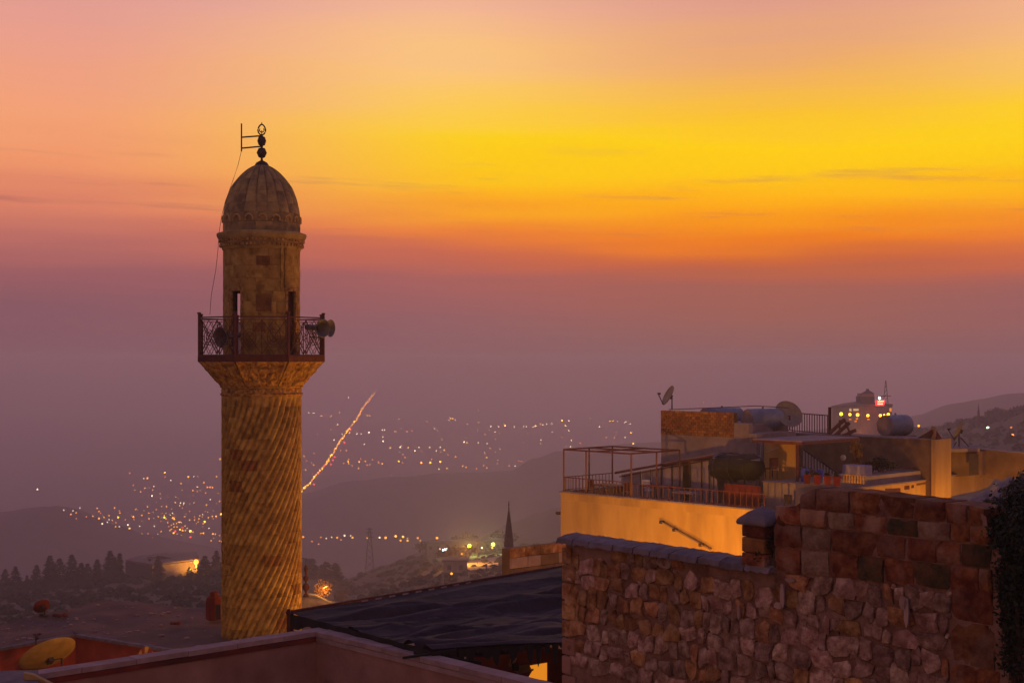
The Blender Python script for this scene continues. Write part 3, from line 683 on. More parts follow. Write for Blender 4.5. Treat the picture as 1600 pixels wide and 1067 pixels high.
for k in range(18):
    t = THC+R(1)+k*R(20); rr = RD_+.015; pts = []
    if not facing(t, t): continue
    for j in range(11):
        a = math.pi*(-.1+1.2*j/10); pts.append(ring_pt(rr, t+.125*math.cos(a)/RD_*1.05, mz(349)+.03+.155*math.sin(a)))
    MB().tube(pts, .034, 6).build('arch_moulding', 'plaster_ochre', mina, smooth=60)
# finial
fx = Vector((MX, MY, 0))
fin = MB().lathe([(mr(13),mz(266)),(mr(11.5),mz(263)),(mr(11),mz(258.5)),(mr(8.5),mz(254.5)),(mr(4),mz(252)),(mr(2),mz(251)),(mr(1.6),mz(247.5)),(mr(5),mz(246)),(mr(8),mz(239)),(mr(5),mz(232)),(mr(1.7),mz(231)),(mr(1.7),mz(228.5)),(mr(5),mz(227)),(mr(7),mz(220.5)),(mr(5),mz(214.5)),(mr(1.6),mz(213)),(mr(1.4),mz(211))], 24, fx).build('finial', 'iron_dark', mina, smooth=60)
m = MB(); el = [Vector((MX+mr(6.0)*math.sin(a)*(1-.25*max(0,math.cos(a))), MY, mz(203)+mr(8.2)*math.cos(a))) for a in [k*2*math.pi/20 for k in range(21)]]
m.tube(el, mr(1.2), 6, cap=False); m.tube([Vector((MX, MY, mz(195))), Vector((MX, MY, mz(191)))], [mr(1.3), mr(.2)], 6)
m.tube([Vector((MX+mr(3.6)*math.sin(a), MY, mz(203.5)-mr(3.6)*math.cos(a))) for a in [R(-130+k*26) for k in range(11)]], mr(.9), 5); m.bar((MX,MY,mz(211)), (MX,MY,mz(204)), mr(1.2))
m.build('finial_ornament', 'iron_dark', fin)
# roof antenna, its cable, loudspeakers
an = thing('antenna', (MX+mr(-3), MY-.02, mz(232)), 'thin dipole antenna on two arms fixed to the minaret finial', 'antenna')
MB().bar((MX-mr(31.5),MY-.02,mz(237)), (MX-mr(31.5),MY-.02,mz(193.5)), .04).build('element', 'iron_dark', an)
MB().bar((MX-mr(31.5),MY-.02,mz(215)), (MX+mr(2),MY-.02,mz(212.5)), .045).build('arm', 'iron_dark', an)
MB().bar((MX-mr(31.5),MY-.02,mz(232)), (MX+mr(2),MY-.02,mz(229)), .045).build('arm', 'iron_dark', an)
cp = [(377,237),(372,258),(364,282),(352,315),(346,340),(342,366),(340.5,392),(337.5,420),(334,440),(330,462),(328,492)]
tag(MB().tube([at(x, y, MY-.3) for x, y in cp], .0085, 5, cap=False).build('antenna_cable', 'iron_dark', smooth=60), 'thin cable hanging from the antenna past the dome to the balcony', 'cable')
def horn(c, d, rm, L, label):
    c = Vector(c); d = Vector(d).normalized(); t = thing('loudspeaker', c, label, 'loudspeaker', 'loudspeakers on the balcony')
    MB().lathe([(.07,-L),(.075,-L*.8),(.09,-L*.55),(.14,-L*.3),(rm*.75,-L*.1),(rm,0),(rm*1.04,.012),(rm*.98,.02),(rm*.70,-L*.12),(.11,-L*.32),(.05,-L*.5)], 28, c, d, cap=False).build('horn', 'horn_grey', t, smooth=60)
    MB().lathe([(.02,-L-.22),(.09,-L-.20),(.10,-L-.04),(.07,-L+.01)], 18, c, d).build('driver', 'horn_grey', t, smooth=40)
    u = Vector((0,0,-1)); MB().bar(c-d*L*.8, c-d*L*.8+u*.32, .03).bar(c-d*L*.8+u*.32+Vector((-.1,0,0)), c-d*L*.8+u*.32+Vector((.1,0,0)), .04).build('bracket', 'iron_dark', t)
def bal(px, py, dy): return at(px, py, MY+dy)
horn(bal(345,527,-1.75), (-.62,-.76,-.12), .33, .6, 'grey horn loudspeaker pointing over the balcony corner on the antenna cable side')
horn(bal(504,513,-1.45), (.72,-.68,-.06), .29, .62, 'nearer of two grey horn loudspeakers outside the balcony corner post')
horn(bal(516,513,-.6), (.90,-.42,-.05), .28, .56, 'outer horn loudspeaker whose mouth sticks out farthest beyond the balcony')

# ------------------------------------------------------------------ near terrain under the houses
g = MB(); structure(g.grid(lambda u, v: Vector((-160+320*u, -60+150*v, -16-10*max(0, v-.55)+.3*noise.noise(Vector((u*40, v*20, 0))))), 40, 24).build('street', 'earth', smooth=180, fix=False))

# ------------------------------------------------------------------ near parapet of the house below
zp = -5.74
C0 = Vector((ax(495,30), 30, zp)); L0 = Vector((ax(36,25.75), 25.75, zp)); R0 = Vector((4.6, 20.6, zp))
par = thing('parapet_wall', (C0.x, C0.y, -9.2), 'pinkish plaster roof parapet meeting at a corner below the minaret', 'wall')
def wallrun(p, q, th, z0, z1):
    d = (q-p); d.z = 0; d.normalize(); n = Vector((d.y, -d.x, 0))
    if n.y > 0: n = -n
    return d, n
for nm, p, q in (('left', L0, C0), ('right', C0, R0)):
    d, n = wallrun(p, q, .3, 0, 0); e = -.13 if nm == 'right' else .13
    a, b = p-n*.13, q-n*.13
    if nm == 'left': b = b+d*.262
    L = (b-a).length; mid = (a+b)/2
    mb = MB(); mb.box((mid.x, mid.y, (zp-.10-9.2)/2), (L, .26, 9.2-.10+zp if False else (zp-.10+9.2)), d, n, (0,0,1))
    mb.build('wall', 'plaster_pink', par)
    k = int(L/1.1)
    for i in range(k):
        s0 = a+(b-a)*(i/k); s1 = a+(b-a)*((i+1)/k); c = (s0+s1)/2
        MB().box((c.x, c.y, zp-.05+random.uniform(-.006,.006)), ((s1-s0).length-.012, .36, .10), d, n, (0,0,1)).build('coping_slab', 'plaster_cap', par)
    MB().box((mid.x+n.x*.14, mid.y+n.y*.14, zp-.165), (L-.06, .05, .10), d, n, (0,0,1)).build('render_band', 'plaster_cap' if nm == 'right' else 'plaster_red', par)
# terrace floor inside the corner
structure(MB().prism([(L0.x-1, L0.y, -9.6), (C0.x, C0.y+.2, -9.6), (R0.x, R0.y, -9.6), (R0.x-5, R0.y-9, -9.6), (L0.x-3, L0.y-8, -9.6)], (0,0,.4)).build('terrace_floor', 'concrete'))
ps = thing('gutter_board', at(46,1062,25.0), 'small bright ochre board end at the lower frame edge beside the parapet', 'board')
MB().prism([at(36,1051,25.2), at(52,1054,25.2), at(84,1071,25.2), at(40,1072,25.2)], (0,.12,0)).build('board', 'dish_ochre', ps)
# low roof step left of it
tag(MB().prism([at(-60,1049,25.9), at(60,1046,25.9), at(60,1090,24.0), at(-60,1090,24.0)], (0,0,-.3)).build('roof_ledge', 'slate'), 'grey flat roof ledge at the lower corner under the ochre dish', 'roof')

# ------------------------------------------------------------------ earth-roofed house round the minaret foot
zr = -9.1
def rp_(px, py): Y = -zr*F/(py-HZ); return Vector((ax(px, Y), Y, zr))
K0, K1, K2 = rp_(-60,1021), rp_(118,988), rp_(300,1017)
fl = [rp_(-60,990), rp_(60,962), rp_(165,936), rp_(250,943), rp_(330,951), rp_(430,955), rp_(520,962)]
K3 = Vector((ax(520,43.6), 43.6, zr))
eh = thing('earth_roof_house', (K1.x, K1.y+3, -16), 'flat earth-covered roof with red courtyard walls at the foot of the minaret', 'house')
mb = MB(); NU, NV = 46, 14
near_l = [K0, K1, K2, K3]
def along(pts, u):
    L = [0]
    for a, b in zip(pts, pts[1:]): L.append(L[-1]+(b-a).length)
    s = u*L[-1]
    for i in range(len(pts)-1):
        if s <= L[i+1]+1e-6: return pts[i].lerp(pts[i+1], (s-L[i])/(L[i+1]-L[i]))
    return pts[-1]
def roof(u, v):
    p = along(near_l, u).lerp(along(fl, u), v)
    if 0 < u < 1 and 0 < v: p = p+Vector((0,0,.10*noise.noise(p*.9)+.05*noise.noise(p*3)-.10*math.sin(math.pi*v)+.02))
    return p
mb.grid(roof, NU, NV); mb.build('roof', 'earth', eh, smooth=180, fix=False)
for a, b in ((K0, K1), (K1, K2), (K2, K3)):
    d = (b-a).normalized(); n = Vector((d.y, -d.x, 0))
    MB().prism([a+Vector((0,0,-.02)), b+Vector((0,0,-.02)), Vector((b.x,b.y,-14)), Vector((a.x,a.y,-14))], -n*.3).build('courtyard_wall', 'plaster_courtyard', eh)
    L = (b-a).length; k = max(2, int(L/.8))
    for i in range(k):
        c = a+(b-a)*((i+.5)/k); MB().box(c+n*.03+Vector((0,0,-.05)), (L/k-.015, .30, .09), d, n).build('edge_stone', 'slate', eh)
bw = [fl[0], *fl[1:]]
for a, b in zip(bw, bw[1:]): MB().prism([a+Vector((0,0,-.03)), b+Vector((0,0,-.03)), Vector((b.x,b.y,-18)), Vector((a.x,a.y,-18))], (0,-.3,0)).build('outer_wall', 'plaster_brown', eh)
structure(MB().prism([(K0.x-1, K0.y-4, -13), (K0.x-1, K0.y+1, -13), (K1.x, K1.y, -13), (K2.x, K2.y, -13), (K2.x, K2.y-4, -13)], (0,0,-.3)).build('courtyard_floor', 'earth'))
rnd = random.Random(21)
lit = MB()
for i in range(150):
    u, v = rnd.random()*.75, rnd.random(); p = roof(u, v*.9+.05); s = .02+.05*rnd.random()**3
    lit.ball(p+Vector((0,0,s*.5)), s, 5, 4, (1+rnd.random(), 1, .7))
stuff(tag(lit.build('rubble', 'plaster_cap'), 'scattered pale pebbles and rubbish lying on the earth roof', 'rubble'))
wt_ = Vector((ax(334.5,49.5), 49.5, zr+.02)); tk = thing('roof_tank', wt_, 'small dark red tank with narrow neck on the earth roof beside the minaret', 'tank')
MB().lathe([(.24,0),(.285,.05),(.285,.66),(.24,.78),(.16,.84),(.15,.96),(.10,.99)], 8, wt_, th=.3).build('body', 'plaster_red', tk); MB().box(wt_+Vector((.16,-.24,.32)), (.24,.03,.5)).build('hatch', 'iron_dark', tk)
# ------------------------------------------------------------------ satellite dishes
def dish(name, c, d, r, label, m='dish_grey', lnb=True, foot=None, arm_r=.02, cat='satellite dish', depth=.16, ratio=1.0, roll=0):
    c = Vector(c); d = Vector(d).normalized(); base = Vector(foot) if foot is not None else c-Vector((0,0,r))
    t = thing(name, base, label, cat)
    prof = [(1e-3,-r*depth)]+[(r*q, -r*depth*(1-q*q)) for q in (.2,.4,.6,.8,1.0)]+[(r*1.02, .012),(r*1.0,-.022)]+[(r*q, -r*depth*(1-q*q)-.02) for q in (.8,.6,.4,.2)]+[(1e-3,-r*depth-.02)]
    MB().lathe(prof, 36, c, d, cap=False).build('reflector', m, t, smooth=60)
    u = d.cross(Vector((0,0,1))).normalized(); w = u.cross(d)
    bk = c-d*(r*depth+.02)
    MB().box(bk-d*.05, (.16,.14,.2), u, d, w).build('mount', 'iron_dark', t)
    if lnb:
        f = c+d*r*.95-w*r*.28
        MB().bar(c-w*r*.98, f, arm_r*2).build('feed_arm', 'iron_dark', t); MB().lathe([(.035,-.02),(.04,.06),(.055,.10),(.05,.13)], 12, f, (c-f).normalized()).build('feed_horn', 'iron_dark', t, smooth=50)
    if foot is not None:
        m2 = MB().tube([base, Vector((base.x, base.y, bk.z-.04)), bk-d*.06], .032, 8); m2.box(base+Vector((0,0,.015)), (.3,.3,.03)); m2.build('mast', 'iron_dark', t, smooth=40)
    return t
# left courtyard dish seen from its hollow side, and the striped one
c = at(74,1021,42.5)
dish('satellite_dish', c, (-.47,.45,.75), .84, 'large ochre satellite dish standing tilted in the red courtyard', 'dish_ochre', foot=(c.x+.35, c.y+.25, -13), depth=.2)
c = at(225,1026,41.0); sd = thing('striped_fan', (c.x, c.y, -13), 'small striped orange half round panel peeping over the parapet', 'panel')
for i in range(5):
    a0, a1 = R(68-i*27+6), R(68-i*27-21); r = .36
    pts = [c+Vector((0,0,-.15))]+[c+Vector((math.sin(a)*r*.75+.05, .02*i, math.cos(a)*r*1.25-.15)) for a in (a0,(a0+a1)/2,a1)]
    MB().prism(pts, (0,.03,0)).build('strip', 'dish_ochre' if i % 2 == 0 else 'plaster_red', sd)
MB().bar((c.x,c.y+.1,-13), (c.x,c.y+.1,c.z-.1), .05).build('post', 'iron_dark', sd)
f = rp_(70, 962); c = at(65,946.5,f.y); dish('satellite_dish', c, (-.52,.60,.52), .29, 'small dark red satellite dish on the far edge of the earth roof', 'plaster_red', foot=f+Vector((0,0,.05)), lnb=False)
for px, py, s in ((94,963,.2),(58,993,.10),(272,976,.16)):
    p = rp_(px, py); m = MB(); rr = random.Random(px)
    for k in range(5): m.ball(p+Vector((rr.uniform(-s,s), rr.uniform(-s,s)*.6, .05)), s*.45, 6, 5, (1.2,1,.7))
    tag(m.build('stone_heap', 'plaster_red'), 'low dark red heap lying on the earth roof, %s' % {94:'near the far edge',58:'near the courtyard edge',272:'in the middle among pebbles'}[px], 'heap')

# ------------------------------------------------------------------ ribbed dome behind the canopy
DYY = 60.0; dc = Vector((ax(478,DYY), DYY, 0)); zz = lambda py: (HZ-py)/F*DYY
dm = thing('ribbed_dome', (dc.x, dc.y, -16), 'ribbed stone dome with two-ball finial just beyond the minaret shaft', 'dome')
MB().lathe([(2.3,-16),(2.3,-12.2),(2.4,-12.1),(2.3,-12.0)], 48, dc).build('drum', 'minaret_stone', dm, smooth=35)
pr = [(2.25,-12.05),(2.2,-11.6),(2.0,-11.1),(1.65,-10.75),(1.2,-10.5),(.75,-10.25),(.35,zz(936)),(.12,zz(932))]
MB().lathe(pr, 120, dc, rmod=lambda t, h: 1-.05*(1-abs(math.cos(t*12))**.6)).build('ribs', 'dome_stone', dm, smooth=60)
MB().lathe([(.13,zz(932)),(.05,zz(926)),(.05,zz(923)),(.13,zz(920)),(.15,zz(916)),(.11,zz(912.5)),(.04,zz(911)),(.04,zz(908)),(.10,zz(906)),(.12,zz(903)),(.08,zz(900)),(.035,zz(899)),(.05,zz(893)),(.08,zz(888)),(.05,zz(884)),(.01,zz(882))], 18, dc).build('finial', 'wood_dark', dm, smooth=60)

# ------------------------------------------------------------------ black tarpaulin canopy
zc_ = -5.64
def cp_(px, py, dz=0): Y = -(zc_+dz)*F/(py-HZ); return Vector((ax(px,Y), Y, zc_+dz))
cA, cB, cC, cE = cp_(455,959), cp_(797,900), Vector((3.0,33.4,zc_)), cp_(674,1016)
cD = cC+(cE-cA)*.97
can = thing('tarp_canopy', ((cA+cC)/2).to_tuple()[:2]+(-9.0,), 'sagging black tarpaulin canopy with torn fringe below the stone wall', 'canopy')
AB = (Vector((cC.x,cC.y,0))-Vector((cA.x,cA.y,0)))
cB2 = cA+(cB-cA)*1.0
def sheet(u, v):
    far = cA.lerp(cB, u*1.0) if True else None
    farp = cA.lerp(cB, u*1.42); nearp = cE.lerp(cD, u)
    p = farp.lerp(nearp, v)
    sag = math.sin(math.pi*u)*math.sin(math.pi*v)
    z = -.16*sag+.05*noise.noise(Vector((p.x*.8, p.y*.8, 2)))*min(1, 8*v)*min(1, 8*(1-v))+.012*math.sin(u*math.pi*9+2*v)*math.sin(math.pi*v)
    w = abs(noise.noise(Vector((p.x*.55+p.y*.5, (p.y-p.x)*2.2, 6)))); z -= .045*max(0, .16-w)/.16*math.sin(math.pi*min(1,max(0,v)))
    la = (p-cA).dot((cB-cA).normalized()); ac = (p-cA).dot((cE-cA).normalized())
    e1 = 1-abs(noise.noise(Vector((la*.24+.22*ac, ac*.95, 11)))); e2 = 1-abs(noise.noise(Vector((la*.8-.5*ac, ac*3.4, 21))))
    z += (.16*(e1**4-.4)+.010*(e2**4-.3))*min(1, 7*v)*min(1, 7*(1-v))
    for v0, k0, dp in ((.20,.10,.13),(.40,-.05,.10),(.62,.08,.15),(.80,-.02,.09),(.92,-.03,.10)):
        vc = v0+k0*u+.035*noise.noise(Vector((u*3.1, v0*9, 5))); st__ = max(0, .55+1.4*noise.noise(Vector((u*2.6, v0*17, 8))))
        z -= 2.2*dp*st__*math.exp(-((v-vc)/.022)**2); z += .06*st__*math.exp(-((v-vc-.04)/.03)**2)
    z -= .10*max(0, 1-abs((v-(.22+.35*u))/.06))*(.6+.4*noise.noise(Vector((u*7,0,4)))) * (1 if u < .8 else .3)
    return p+Vector((0,0,z+.02))
MB().grid(sheet, 150, 150).build('sheet', 'tarp', can, smooth=180, fix=False)
nb = (cE-cA).normalized()
MB().grid(lambda u, v: cA.lerp(cE, u)+Vector((0,0,.01-(.06+.20*(1-u)**.5)*v*(1+.25*math.sin(u*31))))+Vector((-.02,-.03*math.sin(u*40),0)), 60, 4).build('hem', 'tarp_fringe', can, smooth=180, fix=False)
rr = random.Random(9); D2 = (cD-cE); L2 = D2.length; D2.normalize()
for i in range(46):
    s = L2*(i+.5)/46*.985; ln = .10+.42*rr.random()**1.6+(.25 if .35 < i/46 < .7 else 0); w = L2/46*(.35+.5*rr.random()); p = cE+D2*s
    pts = [p-D2*w, p+D2*w, p+D2*w*.7+Vector((0,0,-ln*.6)), p+D2*w*(rr.random()-.5)+Vector((0,0,-ln)), p-D2*w*.6+Vector((0,0,-ln*.7))]
    MB().prism(pts, (.004,.012,0)).build('fringe_strip', 'tarp_fringe', can)
MB().bar(cA+Vector((-.1,0,.03)), cB+Vector((.1,.1,.03)), .07, .07).build('roof_beam', 'wood_dark', can)
MB().bar(cB+Vector((0,0,.04)), cA+(cB-cA)*1.42+Vector((0,0,.02)), .06).build('roof_beam', 'wood_dark', can)
MB().bar(cE+Vector((-.35,.1,-.06)), cE+D2*1.0+Vector((0,-.05,-.28)), .05).build('pole', 'tarp_fringe', can); MB().bar(cE+Vector((-.55,-.1,-.12)), cE+D2*.5+Vector((0,-.05,.0)), .045).build('pole', 'tarp_fringe', can)
for p in (cA+Vector((.0,.1,0)), cB, cA+(cB-cA)*1.4, cE+D2*4.2): MB().bar((p.x,p.y,-9.0), (p.x,p.y,p.z+.02), .08).build('post', 'wood_dark', can)
MB().bar(cA+Vector((-.05,-.05,.12)), cA+Vector((-.05,-.05,-1.2)), .07).build('post', 'wood_dark', can)
for i in range(9):
    p = cA+(cB-cA)*(.30+.06*i); MB().box(p+Vector((.02,-.09,.0)), (.20,.01,.10), (cB-cA).normalized(), Vector((0,1,0))).build('plastic_scrap', 'plaster_cap', can)
# yard below the canopy
yd = thing('yard_wall', (1.2, 34.5, -10), 'dim reddish yard wall under the black canopy with a small pane glowing as if lamplit', 'wall')
wp0, wp1 = Vector((-1.0,33.4,0)), Vector((3.4,29.8,0)); wd = (wp1-wp0).normalized(); wn_ = Vector((wd.y,-wd.x,0)); wn_ = wn_ if wn_.y < 0 else -wn_
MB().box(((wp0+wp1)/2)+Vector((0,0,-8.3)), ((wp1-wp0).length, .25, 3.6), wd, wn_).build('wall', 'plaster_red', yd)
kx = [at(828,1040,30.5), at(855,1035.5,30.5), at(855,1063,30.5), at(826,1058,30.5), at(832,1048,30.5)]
MB().prism(kx, (0,.06,0)).build('lamplit_glow_pane', 'glow_lit_surface', yd)  # glowing pane in place of a lamp-lit surface
MB().bar(at(857,1034,30.45), at(857,1066,30.45), .06).build('frame', 'wood_lath', yd)
MB().prism([at(806,1040,31), at(852,1033,31), at(830,1046,30.4), at(808,1050,30.4)], (0,0,-.04)).build('ledge', 'concrete', yd)
structure(MB().box((1,31,-10.3), (14,9,.2)).build('yard_floor', 'concrete'))
for i, (px, py, s) in enumerate(((802,1030,.07),(805,1040,.09),(798,1037,.05))):
    p = at(px, py, 29.9); m = MB().lathe([(s*.8,-s),(s,-.2*s),(s*.9,.6*s),(s*.4,s),(s*.35,1.5*s)], 10, p); tag(m.build('jug', ['dish_ochre','tarp_fringe','plaster_cap'][i], smooth=50), ['ochre','black','pale'][i]+' little jug hanging among the fringe strips under the canopy', 'jug')

# ------------------------------------------------------------------ old stone wall in front, on the near side of the lane
SW0 = Vector((.84, 22.0, 0)); SWD = Vector((2.67,-3.2,0)).normalized(); SWN = Vector((SWD.y, -SWD.x, 0))   # SWN towards the camera
if SWN.dot(-SW0) < 0: SWN = -SWN
sw = thing('stone_wall', (SW0.x, SW0.y, -12), 'old rubble and squared stone wall with slate coping beside the canopy', 'wall')
def sw_s(px): k = (px-800)/F; return (k*SW0.y-SW0.x)/(SWD.x-k*SWD.y)
def sw_uv(px, py):
    s = sw_s(px); p = SW0+SWD*s; return s, (HZ-py)/F*p.y
def sw_p(s, z, o=0): return SW0+SWD*s+SWN*o+Vector((0,0,z))
ZT = sw_uv(885,848)[1]
SE = sw_s(1650)
def topz(s):
    px_s = [(885,846),(1000,862),(1120,880),(1208,893)]
    return interp([(sw_uv(*q)[0], sw_uv(*q)[1]) for q in px_s], s)
s_as = sw_s(1211)                                  # squared stonework begins here
tall = [sw_uv(*q) for q in ((1211,796),(1249,790),(1252,775),(1275,766),(1340,770),(1420,781),(1510,791),(1540,800),(1548,850),(1650,860))]
# mortar body, uneven face
def body(u, v):
    s = u*SE; zt_ = (topz(s) if s < s_as else interp(tall, s))-.03; z = -12+(zt_+12)*(v**.35)
    o = -.004+.022*noise.noise(Vector((s*4, z*4, 1)))+.012*noise.noise(Vector((s*13, z*13, 5)))
    return sw_p(s, z, o)
mb = MB().grid(body, 150, 70); mb.build('mortar', 'wall_mortar', sw, smooth=180, fix=False)
def bd(s0, s1, za, zb_, o0, o1): 
    return [sw_p(s0,za,o0), sw_p(s1,za,o0), sw_p(s1,zb_,o0), sw_p(s0,zb_,o0)]
mb = MB()
for s0, s1, zz_ in ((0,s_as,None),(s_as,SE,1)):
    n = 24
    for i in range(n):
        a, b = s0+(s1-s0)*i/n, s0+(s1-s0)*(i+1)/n; zt_ = min(topz(a), topz(b))-.05 if zz_ is None else min(interp(tall,a), interp(tall,b))-.05
        mb.prism([sw_p(a,-12,-.06), sw_p(b,-12,-.06), sw_p(b,zt_,-.06), sw_p(a,zt_,-.06)], -SWN*.5)
mb.build('wall_core', 'wall_mortar', sw)
rnd = random.Random(17)
def stone(s, z, w, h, matn, proud=.05, rough=.22, name='rubble_stone', sq=2.6, n=9):
    vs = []; a0 = rnd.random()*6.28; k = [1+rough*(rnd.random()-.5)*1.6 for _ in range(n)]
    tl = (rnd.random()-.5)*.04; tv = (rnd.random()-.5)*.04
    for sc, o in ((1.0,-.05),(.955,proud*.75),(.80,proud)):
        for i in range(n):
            a = a0+i*2*math.pi/n; c, q = math.cos(a), math.sin(a); e = 2/sq
            x = abs(c)**e*(1 if c > 0 else -1)*w/2*k[i]*sc; y = abs(q)**e*(1 if q > 0 else -1)*h/2*k[i]*sc
            oo = o+(rnd.uniform(-.010,.010)+tl*x/w*2+tv*y/h*2 if o > 0 else 0)
            vs.append(sw_p(s+x, z+y, oo))
    vs.append(sw_p(s+rnd.uniform(-.1,.1)*w, z+rnd.uniform(-.1,.1)*h, proud*(1.0+.25*rnd.random())))
    fs = []
    for r_ in range(2): fs += [(r_*n+i, r_*n+(i+1) % n, (r_+1)*n+(i+1) % n, (r_+1)*n+i) for i in range(n)]
    fs += [(2*n+i, 2*n+(i+1) % n, 3*n) for i in range(n)]
    return MB().add(vs, fs).build(name, matn, sw, smooth=30)
# rubble courses
cnt = 0; z = -4.75; s_end = sw_s(1484)
lay = [.25,.22,.27,.24,.28,.22,.25,.24,.26,.23,.25,.27]
for r_ in range(12):
    h = lay[r_]; s = rnd.random()*.1+.02; zc2 = z+h/2
    while s < s_end-.05 and cnt < 298:
        w = .13+.27*rnd.random()**1.3
        if r_ in (0,) : w += .1
        if s+w > s_end: w = s_end-s
        sm_ = s+w/2
        top = topz(sm_)-.06 if sm_ < s_as else sw_uv(800+F*(SW0+SWD*sm_).x/(SW0+SWD*sm_).y, interp([(1211,908),(1300,900),(1420,905),(1484,915)], 800+F*(SW0+SWD*sm_).x/(SW0+SWD*sm_).y))[1]
        if zc2+h*.15 < top+.02 and w > .1:
            hh = h*(.94+.16*rnd.random()); ochre = (s < 2.4 and zc2 > -4.0 and rnd.random() < .7) or rnd.random() < .18  # ochre crowded at the upper canopy end paints in lamplight; the rest random
            stone(sm_, zc2+rnd.uniform(-.03,.03), w*1.02, hh, 'rubble_ochre' if ochre else 'rubble', .018+.026*rnd.random(), .42, sq=3.6, n=8); cnt += 1
            if rnd.random() < .14: stone(s+w*1.0, z+h*.98, .07, .07, 'rubble', .03, .3); cnt += 1
        s += w+.004
    z += h
# corner quoins at the end by the canopy
qz = ZT-.06
for i in range(9):
    h = .26+.08*rnd.random(); w = (.30 if i % 2 else .20)
    m = MB(); c = sw_p(w/2-.06, qz-h/2, -.12); m.box(c, (w, .34, h-.02), SWD, SWN); 
    o = m.build('quoin', 'rubble_ochre' if i < 5 else 'plaster_pink', sw); bv = o.modifiers.new('bevel', 'BEVEL'); bv.width = .025; bv.segments = 2; qz -= h  # upper quoins ochre, lower pink: the same lamplight put into colour
# slate coping
s = -.10; i = 0
while s < s_as-.02:
    w = .26+.30*rnd.random()
    if s_as-(s+w) < .15: w = s_as-s
    m = MB(); n = 7; vs = []
    def cpz(a): return topz(max(0,a))
    for j in range(n+1):
        a = s+.008+(w-.016)*j/n
        for o, dz in ((.13+.02*rnd.uniform(-1,1), 0),(.10,.075),(-.05,.11),(-.30,.12),(-.52,.06),(-.55,-.01)):
            vs.append(sw_p(a, cpz(a)+dz-.015+.012*rnd.uniform(-1,1), o))
    m.add(vs, [(j*6+q, j*6+(q+1) % 6, j*6+6+(q+1) % 6, j*6+6+q) for j in range(n) for q in range(6)]+[tuple(range(6)), tuple(n*6+q for q in range(5,-1,-1))])
    m.build('coping_slab', 'slate', sw, smooth=35); s += w; i += 1
# squared blocks of the taller part
def block(s0, s1, z0, z1, matn, proud=.03, name='ashlar_block', top=None):
    nu, nv = 6, 4; vs = []; W_ = nu+1; jj = [rnd.uniform(-.016,.016) for _ in range(4)]; sd = rnd.random()*50
    for j in range(nv+1):
        for i in range(nu+1):
            u, v = i/nu, j/nv; a = s0+(s1-s0)*u; z_ = z0+(z1-z0)*v
            if top: z_ = z0+(top(a)-z0)*v
            e = (i in (0,nu) or j in (0,nv)); cr = (i in (0,nu) and j in (0,nv))
            o = proud+.035*noise.noise(Vector((a*5, z_*5, sd)))-(.02 if e else 0)-(.012 if cr else 0)-(.03*max(0, noise.noise(Vector((a*7, z_*7, sd+9)))) if e else 0)
            a += (.012*noise.noise(Vector((z_*8, sd, 1))) if i in (0,nu) else 0); z_ += (.012*noise.noise(Vector((a*8, sd, 2))) if j in (0,nv) else 0)
            vs.append(sw_p(a, z_, o))
    fs = [(j*W_+i, j*W_+i+1, (j+1)*W_+i+1, (j+1)*W_+i) for j in range(nv) for i in range(nu)]
    edge = list(range(nu+1))+[j*W_+nu for j in range(1,nv+1)]+[nv*W_+i for i in range(nu-1,-1,-1)]+[j*W_ for j in range(nv-1,0,-1)]
    b = len(vs); vs += [vs[k]-SWN*(.45 if top else .12) for k in edge]; n = len(edge)
    fs += [(edge[k], b+k, b+(k+1) % n, edge[(k+1) % n]) for k in range(n)]
    if top: fs.append(tuple(b+k for k in range(n))[::-1])
    return MB().add(vs, fs).build(name, matn, sw, smooth=38)
rows_ = [ # rows of px joints between two heights (py at px 1300)
    (768, 798, [1250,1276,1328,1376,1428,1478,1512,1536], 'top'),
    (798, 826, [1213,1252,1292,1336,1386,1434,1486,1516,1550]),
    (826, 862, [1211,1254,1300,1372,1416,1464,1502,1550]),
    (862, 902, [1213,1252,1296,1342,1382,1428,1486,1530,1552])]
pale = {(1,1292),(1,1434),(2,1254),(3,1252)}; moss = {(1,1386),(3,1428),(3,1342),(2,1502)}
pk = lambda py, px: py+(px-1300)*.105
for ri, rw in enumerate(rows_):
    t_, b_, js = rw[0], rw[1], rw[2]
    for a, b in zip(js, js[1:]):
        s0, z1_ = sw_uv(a, pk(t_, a)); s1, z0_ = sw_uv(b, pk(b_, b)); g_ = .010
        mm = 'ashlar_pale' if (ri, a) in pale else 'ashlar_mossy' if (ri, a) in moss else 'ashlar'
        zlo = (z0_+sw_uv(a, pk(b_, a))[1])/2; zhi = (z1_+sw_uv(b, pk(t_, b))[1])/2
        block(s0+g_, s1-g_, zlo+g_, zhi-g_, mm, .02+.03*rnd.random(), top=(lambda q: interp(tall, q)+.02) if len(rw) > 3 else None)
block(sw_s(1212)+.01, sw_s(1250), sw_uv(1230,826)[1]+.0, sw_uv(1230,793)[1], 'ashlar', .02, top=lambda q: interp(tall, q)+.01)
# plastered strip with a few long blocks at the far end
zz_ = sw_uv(1520,905)[1]
for i in range(6):
    h = .42+.1*rnd.random(); block(sw_s(1486)+.01, sw_s(1556+rnd.randint(-6,6)), zz_-h, zz_-.012, 'ashlar', .025, name='end_block'); zz_ -= h
